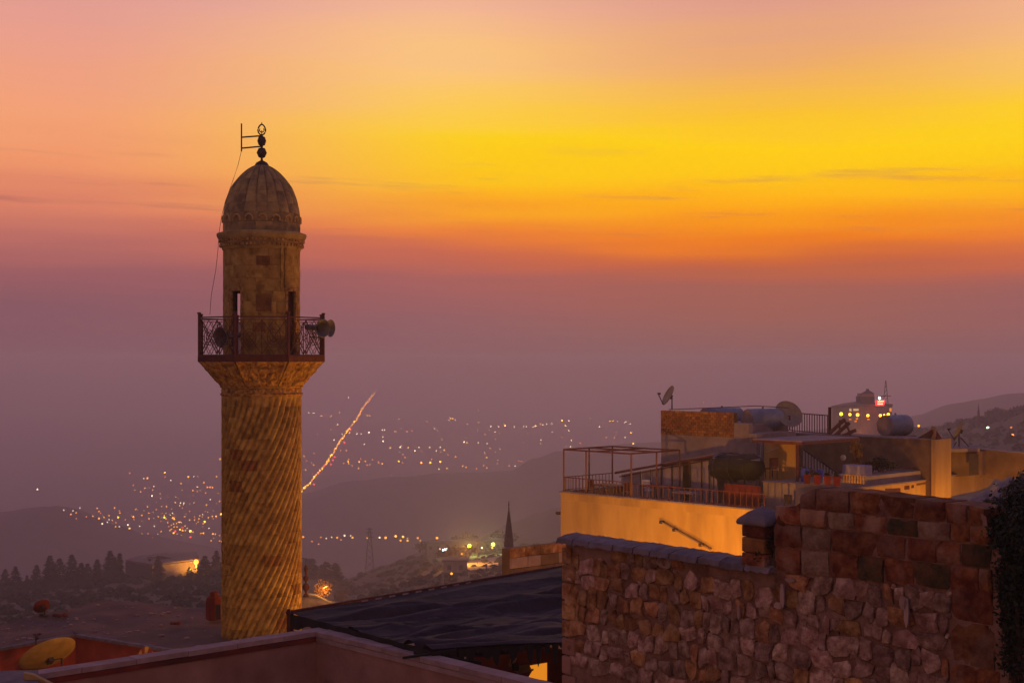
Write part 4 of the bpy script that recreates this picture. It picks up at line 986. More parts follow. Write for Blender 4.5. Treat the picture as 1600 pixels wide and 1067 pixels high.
# pale limewash runs on the stones
for px, py, w, h in ((1228,930,.07,.34),(1222,945,.15,.09),(1422,955,.07,.36),(1417,940,.12,.16),(1160,955,.05,.2),(1240,905,.16,.06)):
    s, z_ = sw_uv(px, py); vs = [sw_p(s+math.cos(a)*w/2*(1+.35*noise.noise(Vector((a*2,px,0)))), z_+math.sin(a)*h/2*(1+.3*noise.noise(Vector((a*2,py,3)))), .0) for a in [k*math.pi/6 for k in range(12)]]
    MB().prism([v+SWN*.06 for v in vs], SWN*.025).build('lime_patch', 'white_paint' if False else 'plaster_cap', sw)
# capped pillar standing behind the coping
pr_ = sw_p(sw_s(1184), 0, -.10); pz = lambda py: (HZ-py)/F*pr_.y
pl = thing('gate_pillar', (pr_.x, pr_.y, pz(895)), 'stone pillar with pyramid cap standing on the slate coping', 'pillar')
w_ = 58/F*pr_.y*.80
for i, (y1, y0) in enumerate(((886,862),(862,838),(838,818))):
    o = MB().box((pr_.x, pr_.y, (pz(y1)+pz(y0))/2), (w_, w_, pz(y0)-pz(y1)-.008), SWD, SWN).build('pillar_stone', 'ashlar' if i != 1 else 'stained_stone', pl); bv = o.modifiers.new('bevel','BEVEL'); bv.width = .02; bv.segments = 2
cw = w_*1.30; q = [Vector((pr_.x,pr_.y,0))+SWD*a*cw/2+SWN*b*cw/2 for a, b in ((-1,-1),(1,-1),(1,1),(-1,1))]
m = MB(); zl, zm, zh = pz(819), pz(811), pz(789)
vs = [v+Vector((0,0,zl)) for v in q]+[v+Vector((0,0,zm)) for v in q]+[Vector((pr_.x,pr_.y,0)).lerp(v, .55)+Vector((0,0,zm+(zh-zm)*.55)) for v in q]+[Vector((pr_.x,pr_.y,zh))]
m.add(vs, [(3,2,1,0)]+[(a+i, a+(i+1) % 4, a+4+(i+1) % 4, a+4+i) for a in (0,4) for i in range(4)]+[(8+i, 8+(i+1) % 4, 12) for i in range(4)])
o = m.build('cap', 'slate', pl); bv = o.modifiers.new('bevel','BEVEL'); bv.width = .03; bv.segments = 2
# shrubs by the wall
def shrub(name, spots, label, matn, n, s, stem=None, seed=1):
    rr = random.Random(seed); c0 = Vector(spots[0][0]); t = thing(name, Vector(stem or c0), label, 'shrub'); mb = MB(); st_ = MB()
    for c, rad in spots:
        leafy(mb, c, rad, int(n*rad[0]*rad[2]), s, rr, .3)
        if stem: st_.tube([Vector(stem), (Vector(stem)+Vector(c))/2+Vector((.05,0,.05)), Vector(c)], [.05,.03,.012], 6)
    if stem: st_.build('stem', 'bark', t)
    mb.build('foliage', matn, t, fix=False); return t
def swp(px, py, o): s, z_ = sw_uv(px, py); return sw_p(s, z_, o)
shrub('overgrown_shrub', [(swp(1575,800,-.2),(.30,.45,.38)),(swp(1560,836,-.05),(.22,.3,.26)),(swp(1590,850,.05),(.25,.3,.45)),(swp(1600,770,-.5),(.3,.5,.3)),(swp(1588,930,.1),(.18,.25,.55)),(swp(1590,1010,.1),(.17,.25,.6)),(swp(1575,950,.05),(.08,.1,.5)),(swp(1600,880,.2),(.25,.3,.6)),(swp(1540,815,-.3),(.12,.25,.12))], 'dark overgrown shrub at the end of the stone wall', 'leaf_dark', 7500, .030, swp(1595,1060,.0)+Vector((0,0,-2)), 4)
shrub('grey_bush', [(at(1592,770,24),(.30,.5,.22)),(at(1566,788,24),(.30,.5,.13)),(at(1616,757,24),(.32,.6,.24)),(at(1538,796,24),(.28,.4,.07)),(at(1512,797,24),(.22,.3,.05)),(at(1595,808,24),(.45,.5,.32)),(at(1565,815,24),(.4,.5,.22))], 'greyish bush top behind the squared stones below the curved ochre wall', 'leaf_skylit', 9000, .045, at(1585,830,24)+Vector((0,0,-2)), 8)
shrub('wall_weed', [(swp(1203,848,.0),(.09,.1,.13)),(swp(1193,868,.05),(.10,.1,.10)),(swp(1212,835,-.05),(.07,.08,.12))], 'dark green weed growing between the pillar and the squared stones', 'leaf_dark', 16000, .018, swp(1208,885,-.02), 2)

tp__ = [(1440,800),(1478,781),(1510,776),(1545,766),(1560,750),(1600,738),(1660,731),(1760,728)]
structure(MB().grid(lambda u, v: (lambda px, Y: Vector((ax(px,Y), Y, az_(interp(tp__,px),47)+(.25*noise.noise(Vector((px*.05,v*4,1)))+.1*noise.noise(Vector((px*.2,v*9,2))))*(v > 0)-7*(abs(v-.45)*1.9)**2.2)))(1440+320*u, 40+14*v), 70, 20).build('earth_mound', 'slate', smooth=180, fix=False))
# ------------------------------------------------------------------ hillside house wall behind the canopy
HY = 44.0
hw = thing('lower_house', at(836,1000,HY), 'brown stone house wall rising behind the far canopy edge', 'house')
e0, e1 = Vector((ax(796,44),44,0)), Vector((ax(905,46),46,0)); hd = (e1-e0).normalized(); hn = Vector((hd.y,-hd.x,0)); hn = hn if hn.y < 0 else -hn
zt1 = az_(856,44); L = (e1-e0).length
MB().prism([e0+Vector((0,0,-14)), e1+Vector((0,0,-14)), e1+Vector((0,0,zt1-.05)), e0+Vector((0,0,zt1-.05))], -hn*.35).build('wall', 'plaster_brown', hw)
rr = random.Random(4); z_ = zt1
for r_, h in enumerate((.30,.34,.36,.36,.36)):
    s = 0
    while s < L-.05:
        w = min(.5+.35*rr.random(), L-s)
        if L-s-w < .25: w = L-s
        m = 'rubble_ochre' if r_ == 0 else ('plaster_cap' if r_ == 1 and rr.random() < .5 else 'plaster_brown')
        MB().box(e0+hd*(s+w/2)+hn*(.03+.02*rr.random())+Vector((0,0,z_-h/2)), (w-.015, .12, h-.015), hd, hn).build('wall_stone', m, hw); s += w
    z_ -= h
# slim minaret spire behind it
SY = 230.0; sc_ = Vector((ax(795,SY), SY, 0)); zs = lambda py: az_(py, SY); rs = lambda q: q/F*SY
sp = thing('distant_minaret', (sc_.x, sc_.y, -60), 'slender pointed minaret spire rising behind the lower house wall', 'minaret')
MB().lathe([(rs(6.6),-60),(rs(6.4),zs(880)),(rs(8.2),zs(876)),(rs(8.2),zs(870)),(rs(6.6),zs(868)),(rs(6.4),zs(852))], 20, sc_).build('shaft', 'far_stone', sp, smooth=30)
MB().lathe([(rs(7.6),zs(853)),(rs(7.0),zs(845)),(rs(4.0),zs(818)),(rs(1.2),zs(797))], 20, sc_).build('spire', 'plaster_brown', sp, smooth=30)
MB().lathe([(rs(.6),zs(797)),(rs(1.2),zs(794)),(rs(.5),zs(792)),(rs(1.0),zs(789)),(rs(.3),zs(782))], 10, sc_).build('finial', 'iron_dark', sp, smooth=60)
SY2 = 640.0; q = Vector((ax(1529,SY2), SY2, 0)); r2_ = lambda a: a/F*SY2; z2_ = lambda py: az_(py, SY2)
sp = thing('distant_minaret', (q.x, q.y, z2_(668)), 'tiny hazy minaret on the far hill behind the mast dish', 'minaret')
MB().lathe([(r2_(3.5),z2_(668)),(r2_(3.0),z2_(655)),(r2_(3.6),z2_(653)),(r2_(2.2),z2_(651)),(r2_(1.7),z2_(645))], 12, q).build('shaft', 'far_dark', sp); MB().lathe([(r2_(2.0),z2_(645)),(r2_(.9),z2_(638)),(r2_(.2),z2_(630))], 12, q).build('spire', 'far_dark', sp)
q = Vector((ax(1602,SY2), SY2, 0)); sp = thing('distant_minaret', (q.x, q.y, z2_(650)), 'partly cropped hazy tower at the frame edge on the far hill', 'minaret')
MB().lathe([(r2_(3),z2_(655)),(r2_(2.6),z2_(634)),(r2_(.3),z2_(622))], 12, q).build('shaft', 'far_dark', sp)
# pylons
def pylon(px, top, base, Y, label):
    b = at(px, base, Y); H = (base-top)/F*Y; t = thing('power_pylon', b, label, 'pylon', 'pylons in the valley'); m = MB(); w = H*.10
    for i in range(7):
        t0, t1 = i/7, (i+1)/7; a, c = w*(1-t0*.85), w*(1-t1*.85)
        for sx, sy in ((1,1),(1,-1),(-1,1),(-1,-1)):
            m.bar(b+Vector((sx*a, sy*a, H*t0)), b+Vector((sx*c, sy*c, H*t1)), H*.009)
        for sy in (1,-1): m.bar(b+Vector((-a,sy*a,H*t0)), b+Vector((c,sy*c,H*t1)), H*.006); m.bar(b+Vector((a,sy*a,H*t0)), b+Vector((-c,sy*c,H*t1)), H*.006)
    m.build('lattice', 'far_dark', t)
    for i, z_ in enumerate((.80,.89,.97)): MB().bar(b+Vector((-w*(.9-.12*i),0,H*z_)), b+Vector((w*(.9-.12*i),0,H*z_)), H*.014).build('cross_arm', 'far_dark', t)
pylon(577.5, 824, 897, 780, 'lattice power pylon standing between the minaret and the hillside houses'); pylon(629, 850, 884, 1300, 'smaller fainter lattice pylon just beyond the tall one')

# ------------------------------------------------------------------ lit hall on the ridge
BY = 470.0
glow('glow_lantern', (1.0,.33,.015), 8.0)
hb = thing('ridge_hall', at(250,905,BY), 'flat hazy hall on the wooded ridge with one corner lit orange', 'building')
cnr, lft, rgt = at(196,878,BY), at(238,884,BY-9), at(309,876,BY-4)
gl = lambda p: Vector((p.x, p.y, az_(915, BY)))
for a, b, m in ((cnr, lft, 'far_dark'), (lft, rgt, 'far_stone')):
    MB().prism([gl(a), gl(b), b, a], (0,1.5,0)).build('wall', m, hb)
MB().prism([cnr+Vector((0,0,.3)), lft+Vector((0,-.6,.3)), rgt+Vector((.8,-.4,.3)), rgt+Vector((-4,16,.4)), cnr+Vector((2.5,11,.4))], (0,0,.45)).build('roof', 'far_roof', hb)
p = at(251,875,BY+2); MB().prism([at(229,878,BY+4), at(268,877,BY), at(268,871.5,BY), at(252,868,BY), at(229,870,BY+4)], (0,8,0)).build('upper_block', 'far_roof', hb)
sl = thing('flood_lamp', at(306,878,BY-10), 'bright sodium lamp on the lit corner of the ridge hall', 'lamp')
MB().ball(at(306.5,877.5,BY-10), 3.4/F*BY, 10, 8).build('globe', 'glow_lantern', sl, smooth=180); MB().bar(at(307,905,BY-10), at(307,877,BY-10), .5).build('post', 'far_dark', sl)
lamp_light('flood_lamp_light', at(303,884,BY-11), 7000, (1.0,.42,.05), sl, .5)

# ------------------------------------------------------------------ floodlit houses on the middle hill
def far_house(px, py, w, h, d, label, matn='far_stone', lit=0):
    p = mid_at(px, py); t = thing('hillside_house', p, label, 'house', 'hillside houses')
    MB().box(p+Vector((0,d/2,h/2-1.5)), (w, d, h+3)).build('wall', matn, t); MB().box(p+Vector((0,d/2,h+.3)), (w+1.2, d+1.2, .6)).build('roof', 'far_roof', t)
    for i in range(max(2, int(w/4))):
        MB().box(p+Vector((-w/2+w*(i+.5)/max(2,int(w/4)), -.05, h*.5)), (1.3,.2,1.6)).build('window', 'far_dark', t)
    return p
far_house(691,866,16,5,9,'low hillside house with a bright strip lamp on its front')
far_house(737,864,13,5,9,'hillside house beneath the first yellow green floodlight')
far_house(762,862,15,4.5,9,'long hillside house between the two floodlights')
far_house(711,893,8,4,7,'small pale hillside house beside the orange lit yard')
def lamp_far(px, py, color, bright, rpx, label, watts=0, wcol=(1,.42,.06), dz=6, name='flood_lamp', sc=1):
    p = mid_at(px, max(py, interp(mid_pts, px)+1.5)); loc = at(px, py, p.y*.82)
    o = far_light(name, loc, color, bright, rpx, label, None, 'lamp')
    if watts: lamp_light(name+'_light', loc+Vector((0,-2,1.5)), watts, wcol, None, .5)
    return loc
lamp_far(733.5, 856, (.85,1.0,.05), 4.5, 3.0, 'brightest yellow green floodlight over the hillside houses nearer the pylons', 16000, (.9,1,.3))
lamp_far(770.5, 853, (.9,1.0,.08), 4.2, 2.8, 'yellow green floodlight close to the slender spire', 14000, (.9,1,.3))
lamp_far(769, 857, A, 2.5, 1.6, 'amber lamp right under the floodlight close to the spire', 0)
lamp_far(753, 857, W, 2.0, 1.4, 'white lamp between the two yellow green floodlights', 0); lamp_far(743, 859.5, W, 1.4, 1.2, 'faint white lamp just beside the brightest floodlight', 0)
lamp_far(687.5, 858.5, W, 1.6, 1.2, 'small white lamp next to the bright strip lamp', 0)
q = mid_at(696, 858); st_ = MB().bar(at(691.5,859.5,q.y*.82), at(701,856.8,q.y*.82), .8); o = st_.build('strip_lamp', 'glow_white'); tag(o, 'bright white strip lamp on the low hillside house', 'lamp')
lamp_far(721.5, 866.5, A, 1.6, 1.3, 'small amber lamp among trees under the floodlit houses', 0)
lamp_far(714, 874.5, (.6,1,.7), 3.0, 1.9, 'greenish white lamp at the corner of the orange lit yard', 0)
lamp_far(705.5, 897.5, A, 2.6, 1.7, 'single amber lamp on the dark slope below the orange lit yard', 1500)
yp = mid_at(746, 884); yl = thing('yard_lamp', yp, 'tall sodium lamp post lighting the orange yard on the hillside', 'street lamp')
MB().tube([yp, yp+Vector((0,0,9))], .12, 6).build('post', 'far_dark', yl); MB().box(yp+Vector((0,-.6,9)), (1.4,1.2,.3)).build('head', 'far_dark', yl)
lamp_light('yard_lamp_light', yp+Vector((-4,-6,8)), 22000, (1.0,.40,.05), yl, .6)
yp2 = mid_at(728, 883); lamp_light('yard_lamp_light', yp2+Vector((0,-4,5)), 12000, (1.0,.40,.05), yl, .6)
structure(MB().prism([mid_at(712,883)+Vector((0,0,.8)), mid_at(780,872)+Vector((0,0,.8)), mid_at(778,888)+Vector((0,0,.8)), mid_at(735,893)+Vector((0,0,.8))], (0,0,-.6)).build('yard_ground', 'far_stone'))
pp = mid_at(691.5, 925); tag(MB().tube([pp+Vector((0,0,-2)), pp+Vector((0,0,(925-893)/F*pp.y))], .35, 6).build('lamp_mast', 'far_stone'), 'plain pale mast standing on the slope above the canopy edge', 'mast')
pp = mid_at(760, 893); tag(MB().tube([pp+Vector((0,0,-2)), pp+Vector((0,0,(893-880)/F*pp.y))], .3, 6).build('lamp_mast', 'far_dark'), 'short dark mast in front of the orange lit yard', 'mast')
# street lamp by the orange tree
tp = at(509, 917, 414); tl = thing('street_lamp', at(509,952,414), 'slanted sodium lamp head in front of the orange lit tree', 'street lamp')
MB().bar(at(505.5,918.5,414), at(511,915.5,414), .16).build('head', 'glow_sodium', tl); MB().tube([at(511,955,414), at(511,915.5,414)], .07, 6).build('post', 'far_dark', tl)
lamp_light('street_lamp_light', at(506,921,414.5), 6500, (1.0,.38,.04), tl, .3)

# ------------------------------------------------------------------ hazy hotel with lanterns
HYY = 600.0
ho_ = thing('hazy_hotel', at(1350,700,HYY), 'hazy stone building with hip-roofed tower, a row of amber lanterns and red sign', 'building')
def hp(px, py, dy=0): return at(px, py, HYY+dy)
G = 716
MB().prism([hp(1300,G,10), hp(1344,G,-8), hp(1344,635,-8), hp(1300,637,10)], (8,30,0)).build('wall', 'far_stone', ho_)
MB().prism([hp(1344.2,G,-8), hp(1394,G,8), hp(1394,634,8), hp(1344.2,635,-8)], (4,30,0)).build('wall', 'far_stone', ho_)
MB().prism([hp(1299,637.5,10), hp(1344,635.5,-9), hp(1395,634.5,8), hp(1372,633,26), hp(1341,630,24), hp(1318,633,26)], (0,0,.9)).build('roof', 'far_roof', ho_)
for x0, y0, x1, y1 in ((1328.5,639,1332,643),(1334.5,638.5,1341,643),(1343,640,1347,644)): pass
tw = MB().prism([hp(1344.5,640,4), hp(1366.5,640,4), hp(1366.5,619.5,4), hp(1344.5,619.5,4)], (0,8,0)).build('tower', 'far_dark', ho_)
MB().prism([hp(1345.5,619.5,4), hp(1366,619.5,4), hp(1366,615,4), hp(1345.5,615,4)], (0,7,0)).build('tower_loggia', 'far_stone', tw)
a4 = [hp(1344.2,615,2.5), hp(1367,615,2.5), hp(1367,615,13), hp(1344.2,615,13)]; tp4 = [hp(1353.5,610,6), hp(1358.5,610,6), hp(1358.5,610,9), hp(1353.5,610,9)]
MB().add(a4+tp4, [(3,2,1,0),(4,5,6,7)]+[(i,(i+1) % 4,4+(i+1) % 4,4+i) for i in range(4)]).build('tower_roof', 'far_dark', tw); MB().prism([hp(1354,610.2,6), hp(1358,610.2,6), hp(1358,607.5,6), hp(1354,607.5,6)], (0,1.2,0)).build('chimney', 'far_dark', tw)
glow('glow_win', (.75,.62,.30), .55)
for x0, y0, x1, y1, m in ((1334.5,638.6,1341.5,641.8,'glow_win'),(1328,638.6,1330.5,642.5,'glow_win'),(1353,642.5,1359,645,'plaster_cap'),(1391,637.5,1393.3,643,'glow_lit_surface')):
    MB().prism([hp(x0,y1,-11), hp(x1,y1,-11), hp(x1,y0,-11), hp(x0,y0,-11)], (0,1.2,0)).build('window', m, ho_)
for i, (px, py, r_) in enumerate(((1314.3,646.7,2.6),(1328,647.5,2.1),(1340,648,2.4),(1356,649,2.2),(1375.5,649,2.1),(1381.5,648.3,1.5),(1388,647.5,2.4))):
    c = hp(px, py, -14 if 1325 < px < 1380 else -8); t = thing('wall_lantern', c-Vector((0,0,r_/F*HYY)), 'amber lantern on the hazy hotel, %s of seven counted away from the rooftop railing' % ORD[i], 'lantern', 'hotel lanterns')
    MB().ball(c, r_/F*HYY, 10, 8).build('globe', 'glow_lantern', t, smooth=180); MB().bar(c, c+Vector((0,3,0)), .25).build('bracket', 'far_dark', t)
for px, py in ((1328.5,655),(1337,658),(1339,654),(1357,655)): MB().box(hp(px,py,-11.5), (.9,.3,.5)).build('lit_niche', 'glow_lit_surface', ho_)
for px in (1340, 1370): lamp_light('uplight', hp(px, 690, -13), 1100, (1.0,.30,.12), ho_, .5)
sg = thing('neon_sign', hp(1376,640,-6), 'red glowing two-line neon sign with white lamp above the hotel roof', 'sign')
MB().prism([hp(1368.5,633.5,-5), hp(1381,633.5,-5), hp(1382.5,624.5,-5), hp(1368.3,626,-5)], (0,.6,0)).build('sign_board', 'glow_red', sg)
x = 1371.5
for i in range(6): MB().prism([hp(x,628.3-.12*i,-5.4), hp(x+1.25,628.2-.12*i,-5.4), hp(x+1.25,626.6-.12*i,-5.4), hp(x,626.7-.12*i,-5.4)], (0,.3,0)).build('neon_stroke', 'glow_redcore', sg); x += 1.65
x = 1371.3
for i in range(5): MB().prism([hp(x,632,-5.4), hp(x+1.3,632,-5.4), hp(x+1.3,630,-5.4), hp(x,630,-5.4)], (0,.3,0)).build('neon_stroke', 'glow_redcore', sg); x += 1.75
MB().ball(hp(1374.3,622,-5), 1.9/F*HYY, 10, 8).build('lamp', 'glow_white', sg, smooth=180)
for px in (1370,1380): MB().bar(hp(px,636,-4.5), hp(px,626,-4.5), .25).build('sign_post', 'far_dark', sg)
ms = hp(1384,634,10); tm = thing('lattice_mast', ms, 'faint thin lattice mast behind the neon sign', 'mast'); m = MB()
for i in range(6):
    for s_ in (-1,1): m.bar(ms+Vector((s_*(1.1-.17*i),0,1.8*i)), ms+Vector((s_*(1.1-.17*(i+1)),0,1.8*(i+1))), .22)
    m.bar(ms+Vector((-(1.1-.17*i),0,1.8*i)), ms+Vector(((1.1-.17*(i+1)),0,1.8*(i+1))), .15)
m.build('lattice', 'far_dark', tm); MB().bar(ms+Vector((-2.2,0,4.2)), ms+Vector((2.2,0,4.2)), .3).build('cross_arm', 'far_dark', tm)

# ------------------------------------------------------------------ terrace house with the ochre wall
P0 = Vector((2.33, 68.0, 0)); BD = Vector((.70,-.714,0)).normalized(); BN = Vector((.714,.70,0)).normalized(); UP = Vector((0,0,1))
def B(s, t, z): return P0+BD*s+BN*t+UP*z
def bs(px, t): k = (px-800)/F; q = P0+BN*t; return (k*q.y-q.x)/(BD.x-k*BD.y)
def bt(px, s): k = (px-800)/F; q = P0+BD*s; return (k*q.y-q.x)/(BN.x-k*BN.y)
def bz(px, py, t): p = P0+BN*t+BD*bs(px, t); return (HZ-py)/F*p.y
def Bp(px, py, t): return B(bs(px,t), t, bz(px,py,t))
def bbox(mb, s0, s1, t0, t1, z0, z1): return mb.box(B((s0+s1)/2, (t0+t1)/2, (z0+z1)/2), (s1-s0, t1-t0, z1-z0), BD, BN)
SMX = 12.0; zf = -6.33
th_ = thing('terrace_house', B(6,7,-16), 'ochre walled house with roof terrace lit from the lane below', 'house')
bbox(MB(), 0, SMX, 0, 15, -16, zf-.42).build('wall', 'plaster_ochre', th_)
bbox(MB(), .0, SMX, .0, .22, zf-.418, zf-.06).build('parapet', 'plaster_ochre', th_)
bbox(MB(), .0, .22, .222, 9, zf-.418, zf-.06).build('parapet', 'plaster_ochre', th_)
for i in range(9):
    a = -.06+(SMX+.1)*i/9; bbox(MB(), a, a+(SMX+.1)/9-.012, -.07, .27, zf-.06, zf).build('coping_slab', 'concrete', th_)
bbox(MB(), -.06, .27, .28, 9, zf-.06, zf-.003).build('coping_slab', 'concrete', th_)
bbox(MB(), .23, SMX-.2, .23, 13, zf-.419, zf-.40).build('terrace_paving', 'concrete', th_)
p = Bp(876,801,.6); MB().tube([p+BD*.2, p-BD*.28-UP*.03], .07, 8).build('rain_spout', 'iron_dark', th_)
# side wall towards the lane end (plane s = SMX)
bbox(MB(), SMX-.22, SMX+.02, 3.2, 13.9, zf-.6, -5.87).build('side_parapet', 'plaster_ochre', th_); bbox(MB(), SMX-.24, SMX+.06, 3.1, 13.9, -5.87, -5.81).build('coping_slab', 'concrete', th_)
def sideq(px, py, o=.0):       # point on the side plane
    t = bt(px, SMX+o); p = P0+BD*(SMX+o)+BN*t; return Vector((p.x, p.y, (HZ-py)/F*p.y))
for x0, x1, y0, y1 in ((1383,1407,763,769),(1413,1421,759,765),(1424,1428,758,762.5),(1352,1378,768,773)):
    MB().prism([sideq(x0,y1,.022), sideq(x1,y1-.6,.022), sideq(x1,y0-.9,.022), sideq(x0,y0,.022)], -BD*.06).build('slot_shade', 'wood_dark', th_)  # flush dark plates painting the shade inside the parapet openings
for x0, x1, y0 in ((1432,1470,754),): MB().prism([sideq(x0,y0+4.5,.022), sideq(x1,y0-2,.022), sideq(x1,y0-5,.022), sideq(x0,y0+1,.022)], -BD*.05).build('stain_band', 'stained_stone', th_)
# curved end wall farther on
zq = -5.55; cw_ = [sideq(1477,745,.35), sideq(1512,741,.35), sideq(1556,735,.35), sideq(1553,750,.35), sideq(1545,760,.35), sideq(1530,766,.35), sideq(1500,772,.35), sideq(1477,777,.35)]
MB().prism(cw_, -BD*.3).build('curved_wall', 'plaster_ochre', th_); MB().prism([sideq(1476,745,.42), sideq(1557,735,.42), sideq(1557,733.6,.42), sideq(1476,743.4,.42)], -BD*.45).build('coping_slab', 'concrete', th_)
# raised inner platform, front face under the pots
tp_ = 2.3; sA = bs(1192,tp_); zP = bz(1255,757,tp_)
bbox(MB(), sA, SMX-.24, tp_, 13, zf-.40, zP).build('platform', 'plaster_grey', th_)
bbox(MB(), sA-.03, SMX-.24, tp_-.05, tp_+.25, zP, zP+.05).build('platform_edge', 'concrete', th_)
# upper block
tU = 5.2; sU0 = bs(1033,tU); sU1 = bs(1182,tU); zU = bz(1037,641,tU)
sBk = bs(1147,tU); zU2 = bz(1165,677,tU)
bbox(MB(), sU0, sBk+.3, tU, tU+4, zf-.40, zU-.62).build('upper_wall', 'plaster_grey', th_); bbox(MB(), sBk+.302, sU1, tU, tU+3.2, zf-.40, zU2).build('upper_wall', 'plaster_grey', th_)
rr = random.Random(12)
zb0 = bz(1037,678,tU); sBk = bs(1147,tU); bh = (zU-zb0)/9
bbox(MB(), sU0+.02, sBk, tU-.005, tU+.26, zb0, zU-.01).build('brick_backing', 'mortar_dark', th_)
for r_ in range(9):
    s = sU0+(0 if r_ % 2 else -.12); z_ = zb0+r_*bh
    while s < sBk-.03:
        a, b = max(s, sU0+.001), min(s+.245, sBk)
        if b-a > .05: bbox(MB(), a+.006, b-.006, tU-.03-.01*rr.random(), tU+.1, z_+.006, z_+bh-.006).build('brick', 'brick_face', th_)
        s += .255
bbox(MB(), sBk+.002, bs(1170,tU), tU-.02, tU+.3, bz(1150,690,tU), bz(1155,661,tU)).build('wall_patch', 'plaster_grey', th_)
bbox(MB(), sU0, sBk+.3, tU+.3, tU+4, zU-.63, zU-.55).build('upper_roof', 'concrete', th_)
# lean-to: sloping red beam, panels
tL = 3.7
lp, lq = Bp(961,739,tL), Bp(1116,711.5,tL)
MB().bar(lp, lq, .09, .09).bar(lp-UP*.16+BD*.3, lq-UP*.16, .05, .05).build('sloping_beam', 'iron_red', th_)
MB().prism([lp+UP*.05, lq+UP*.05, lq+BN*1.5+UP*.08, lp+BN*1.5+UP*.08], UP*.03).build('lean_to_roof', 'panel_metal', th_)
xs = [972,985,1001,1017,1033,1050,1066,1078,1096,1108,1120]
for i, (a, b) in enumerate(zip(xs, xs[1:])):
    if i == 6: continue
    s0, s1 = bs(a,tL)+.02, bs(b,tL)-.02; zz1 = lambda s: lp.z+(lq.z-lp.z)*((s-bs(961,tL))/(bs(1116,tL)-bs(961,tL)))-.12
    lo = zf-.40
    MB().prism([B(s0,tL+.05,lo), B(s1,tL+.05,lo), B(s1,tL+.05,zz1(s1)), B(s0,tL+.05,zz1(s0))], BN*.02).build('wall_panel', 'panel_metal', th_)
    MB().bar(B(s0-.02,tL,lo), B(s0-.02,tL,zz1(s0)), .05).build('mullion', 'iron_dark', th_)
# awning slab and its lit back wall
tW = 3.4; w0, w1 = bs(1176,tW), bs(1253,tW); zw = bz(1253,693,tW)
bbox(MB(), w0, w1, tW, tW+4.6, zw, zw+.11).build('awning_slab', 'concrete', th_); bbox(MB(), w0, w1, tW-.03, tW, zw-.06, zw+.06).build('awning_edge', 'iron_red', th_); bbox(MB(), w1, w1+.03, tW-.03, tW+4.6, zw-.06, zw+.06).build('awning_edge', 'iron_red', th_)
MB().bar(B(bs(1246,tW+.1),tW+.1,zP), B(bs(1246,tW+.1),tW+.1,zw), .12).build('awning_post', 'iron_red', th_); MB().bar(B(w1-.05,tW+4.4,zP), B(w1-.05,tW+4.4,zw), .12).build('awning_post', 'iron_red', th_)
bbox(MB(), bs(1194,5.0), bs(1243,5.0), 5.0, 5.19, zf-.4, zw).build('inner_wall', 'plaster_ochre', th_)
p0, p1 = B(bs(1191,4.6),4.6,zP), B(bs(1191,4.6),4.6,zw); MB().tube([p0,p1], .09, 10).build('drain_pipe', 'tank_blue', th_, smooth=40)
MB().bar(Bp(1197,706,4.9), Bp(1219,698,4.9), .03).build('rail_bar', 'white_paint', th_)
# rear wall and pillar
tR = 12.8; r0, r1 = bs(1236,tR), bs(1456,tR); zR = bz(1400,685,tR)
bbox(MB(), r0, r1, tR, tR+1.45, zf-.4, zR).build('rear_wall', 'plaster_brown', th_)
bbox(MB(), r0, r1, tR-.04, tR+1.5, zR, zR+.06).build('rear_coping', 'concrete', th_)
bbox(MB(), r1+.002, r1+.22, tR-.05, tR+1.45, zf-.4, zR+.03).build('corner_pillar', 'plaster_ochre', th_)
bbox(MB(), bs(1375,11.5), SMX-.26, 11.5, tR, zP, bz(1440,741,11.5)).build('bench_block', 'slate', th_)
# stair flight with balusters in front of the rear wall
stp = []
tS = 10.6; m0, m1 = Bp(1256,702,tS), Bp(1312,741,tS)
nst = 9
for i in range(nst):
    q = m0.lerp(m1, (i+.5)/nst); MB().box(Vector((q.x,q.y,(q.z-.95+zP)/2)), (.42, .9, max(.1, q.z-.95-zP)), BD, BN).build('stair_step', 'plaster_brown', th_)
MB().bar(m0, m1, .07).build('stair_rail', 'iron_dark', th_); MB().bar(m0-UP*.85, m1-UP*.85, .06).build('stair_rail', 'iron_dark', th_)
for i in range(13):
    q = m0.lerp(m1, i/12); MB().box(q-UP*.43, (.07,.03,.86), BD, BN).build('baluster', 'white_paint', th_)
# terrace railing of thin bars
def railing(p, q, h, n, label, thick=.03, post=.05):
    t = thing('iron_railing', (p+q)/2, label, 'railing')
    MB().bar(p+UP*h, q+UP*h, thick*1.3).build('handrail', 'iron_red', t); MB().bar(p+UP*.06, q+UP*.06, thick).build('bottom_rail', 'iron_red', t)
    for i in range(n+1):
        a = p.lerp(q, i/n); MB().bar(a, a+UP*h, thick if 0 < i < n else post).build('baluster', 'iron_red', t)
    return t
railing(B(.1,.1,zf), B(4.3,.1,zf), .66, 20, 'thin red iron railing along the lane edge under the pergola'); railing(B(.1,.2,zf), B(.1,3.6,zf), .66, 14, 'thin red iron railing on the valley side of the pergola terrace')
railing(B(4.4,.1,zf), B(11.7,.1,zf), .62, 24, 'dark iron railing along the coping below the vine')
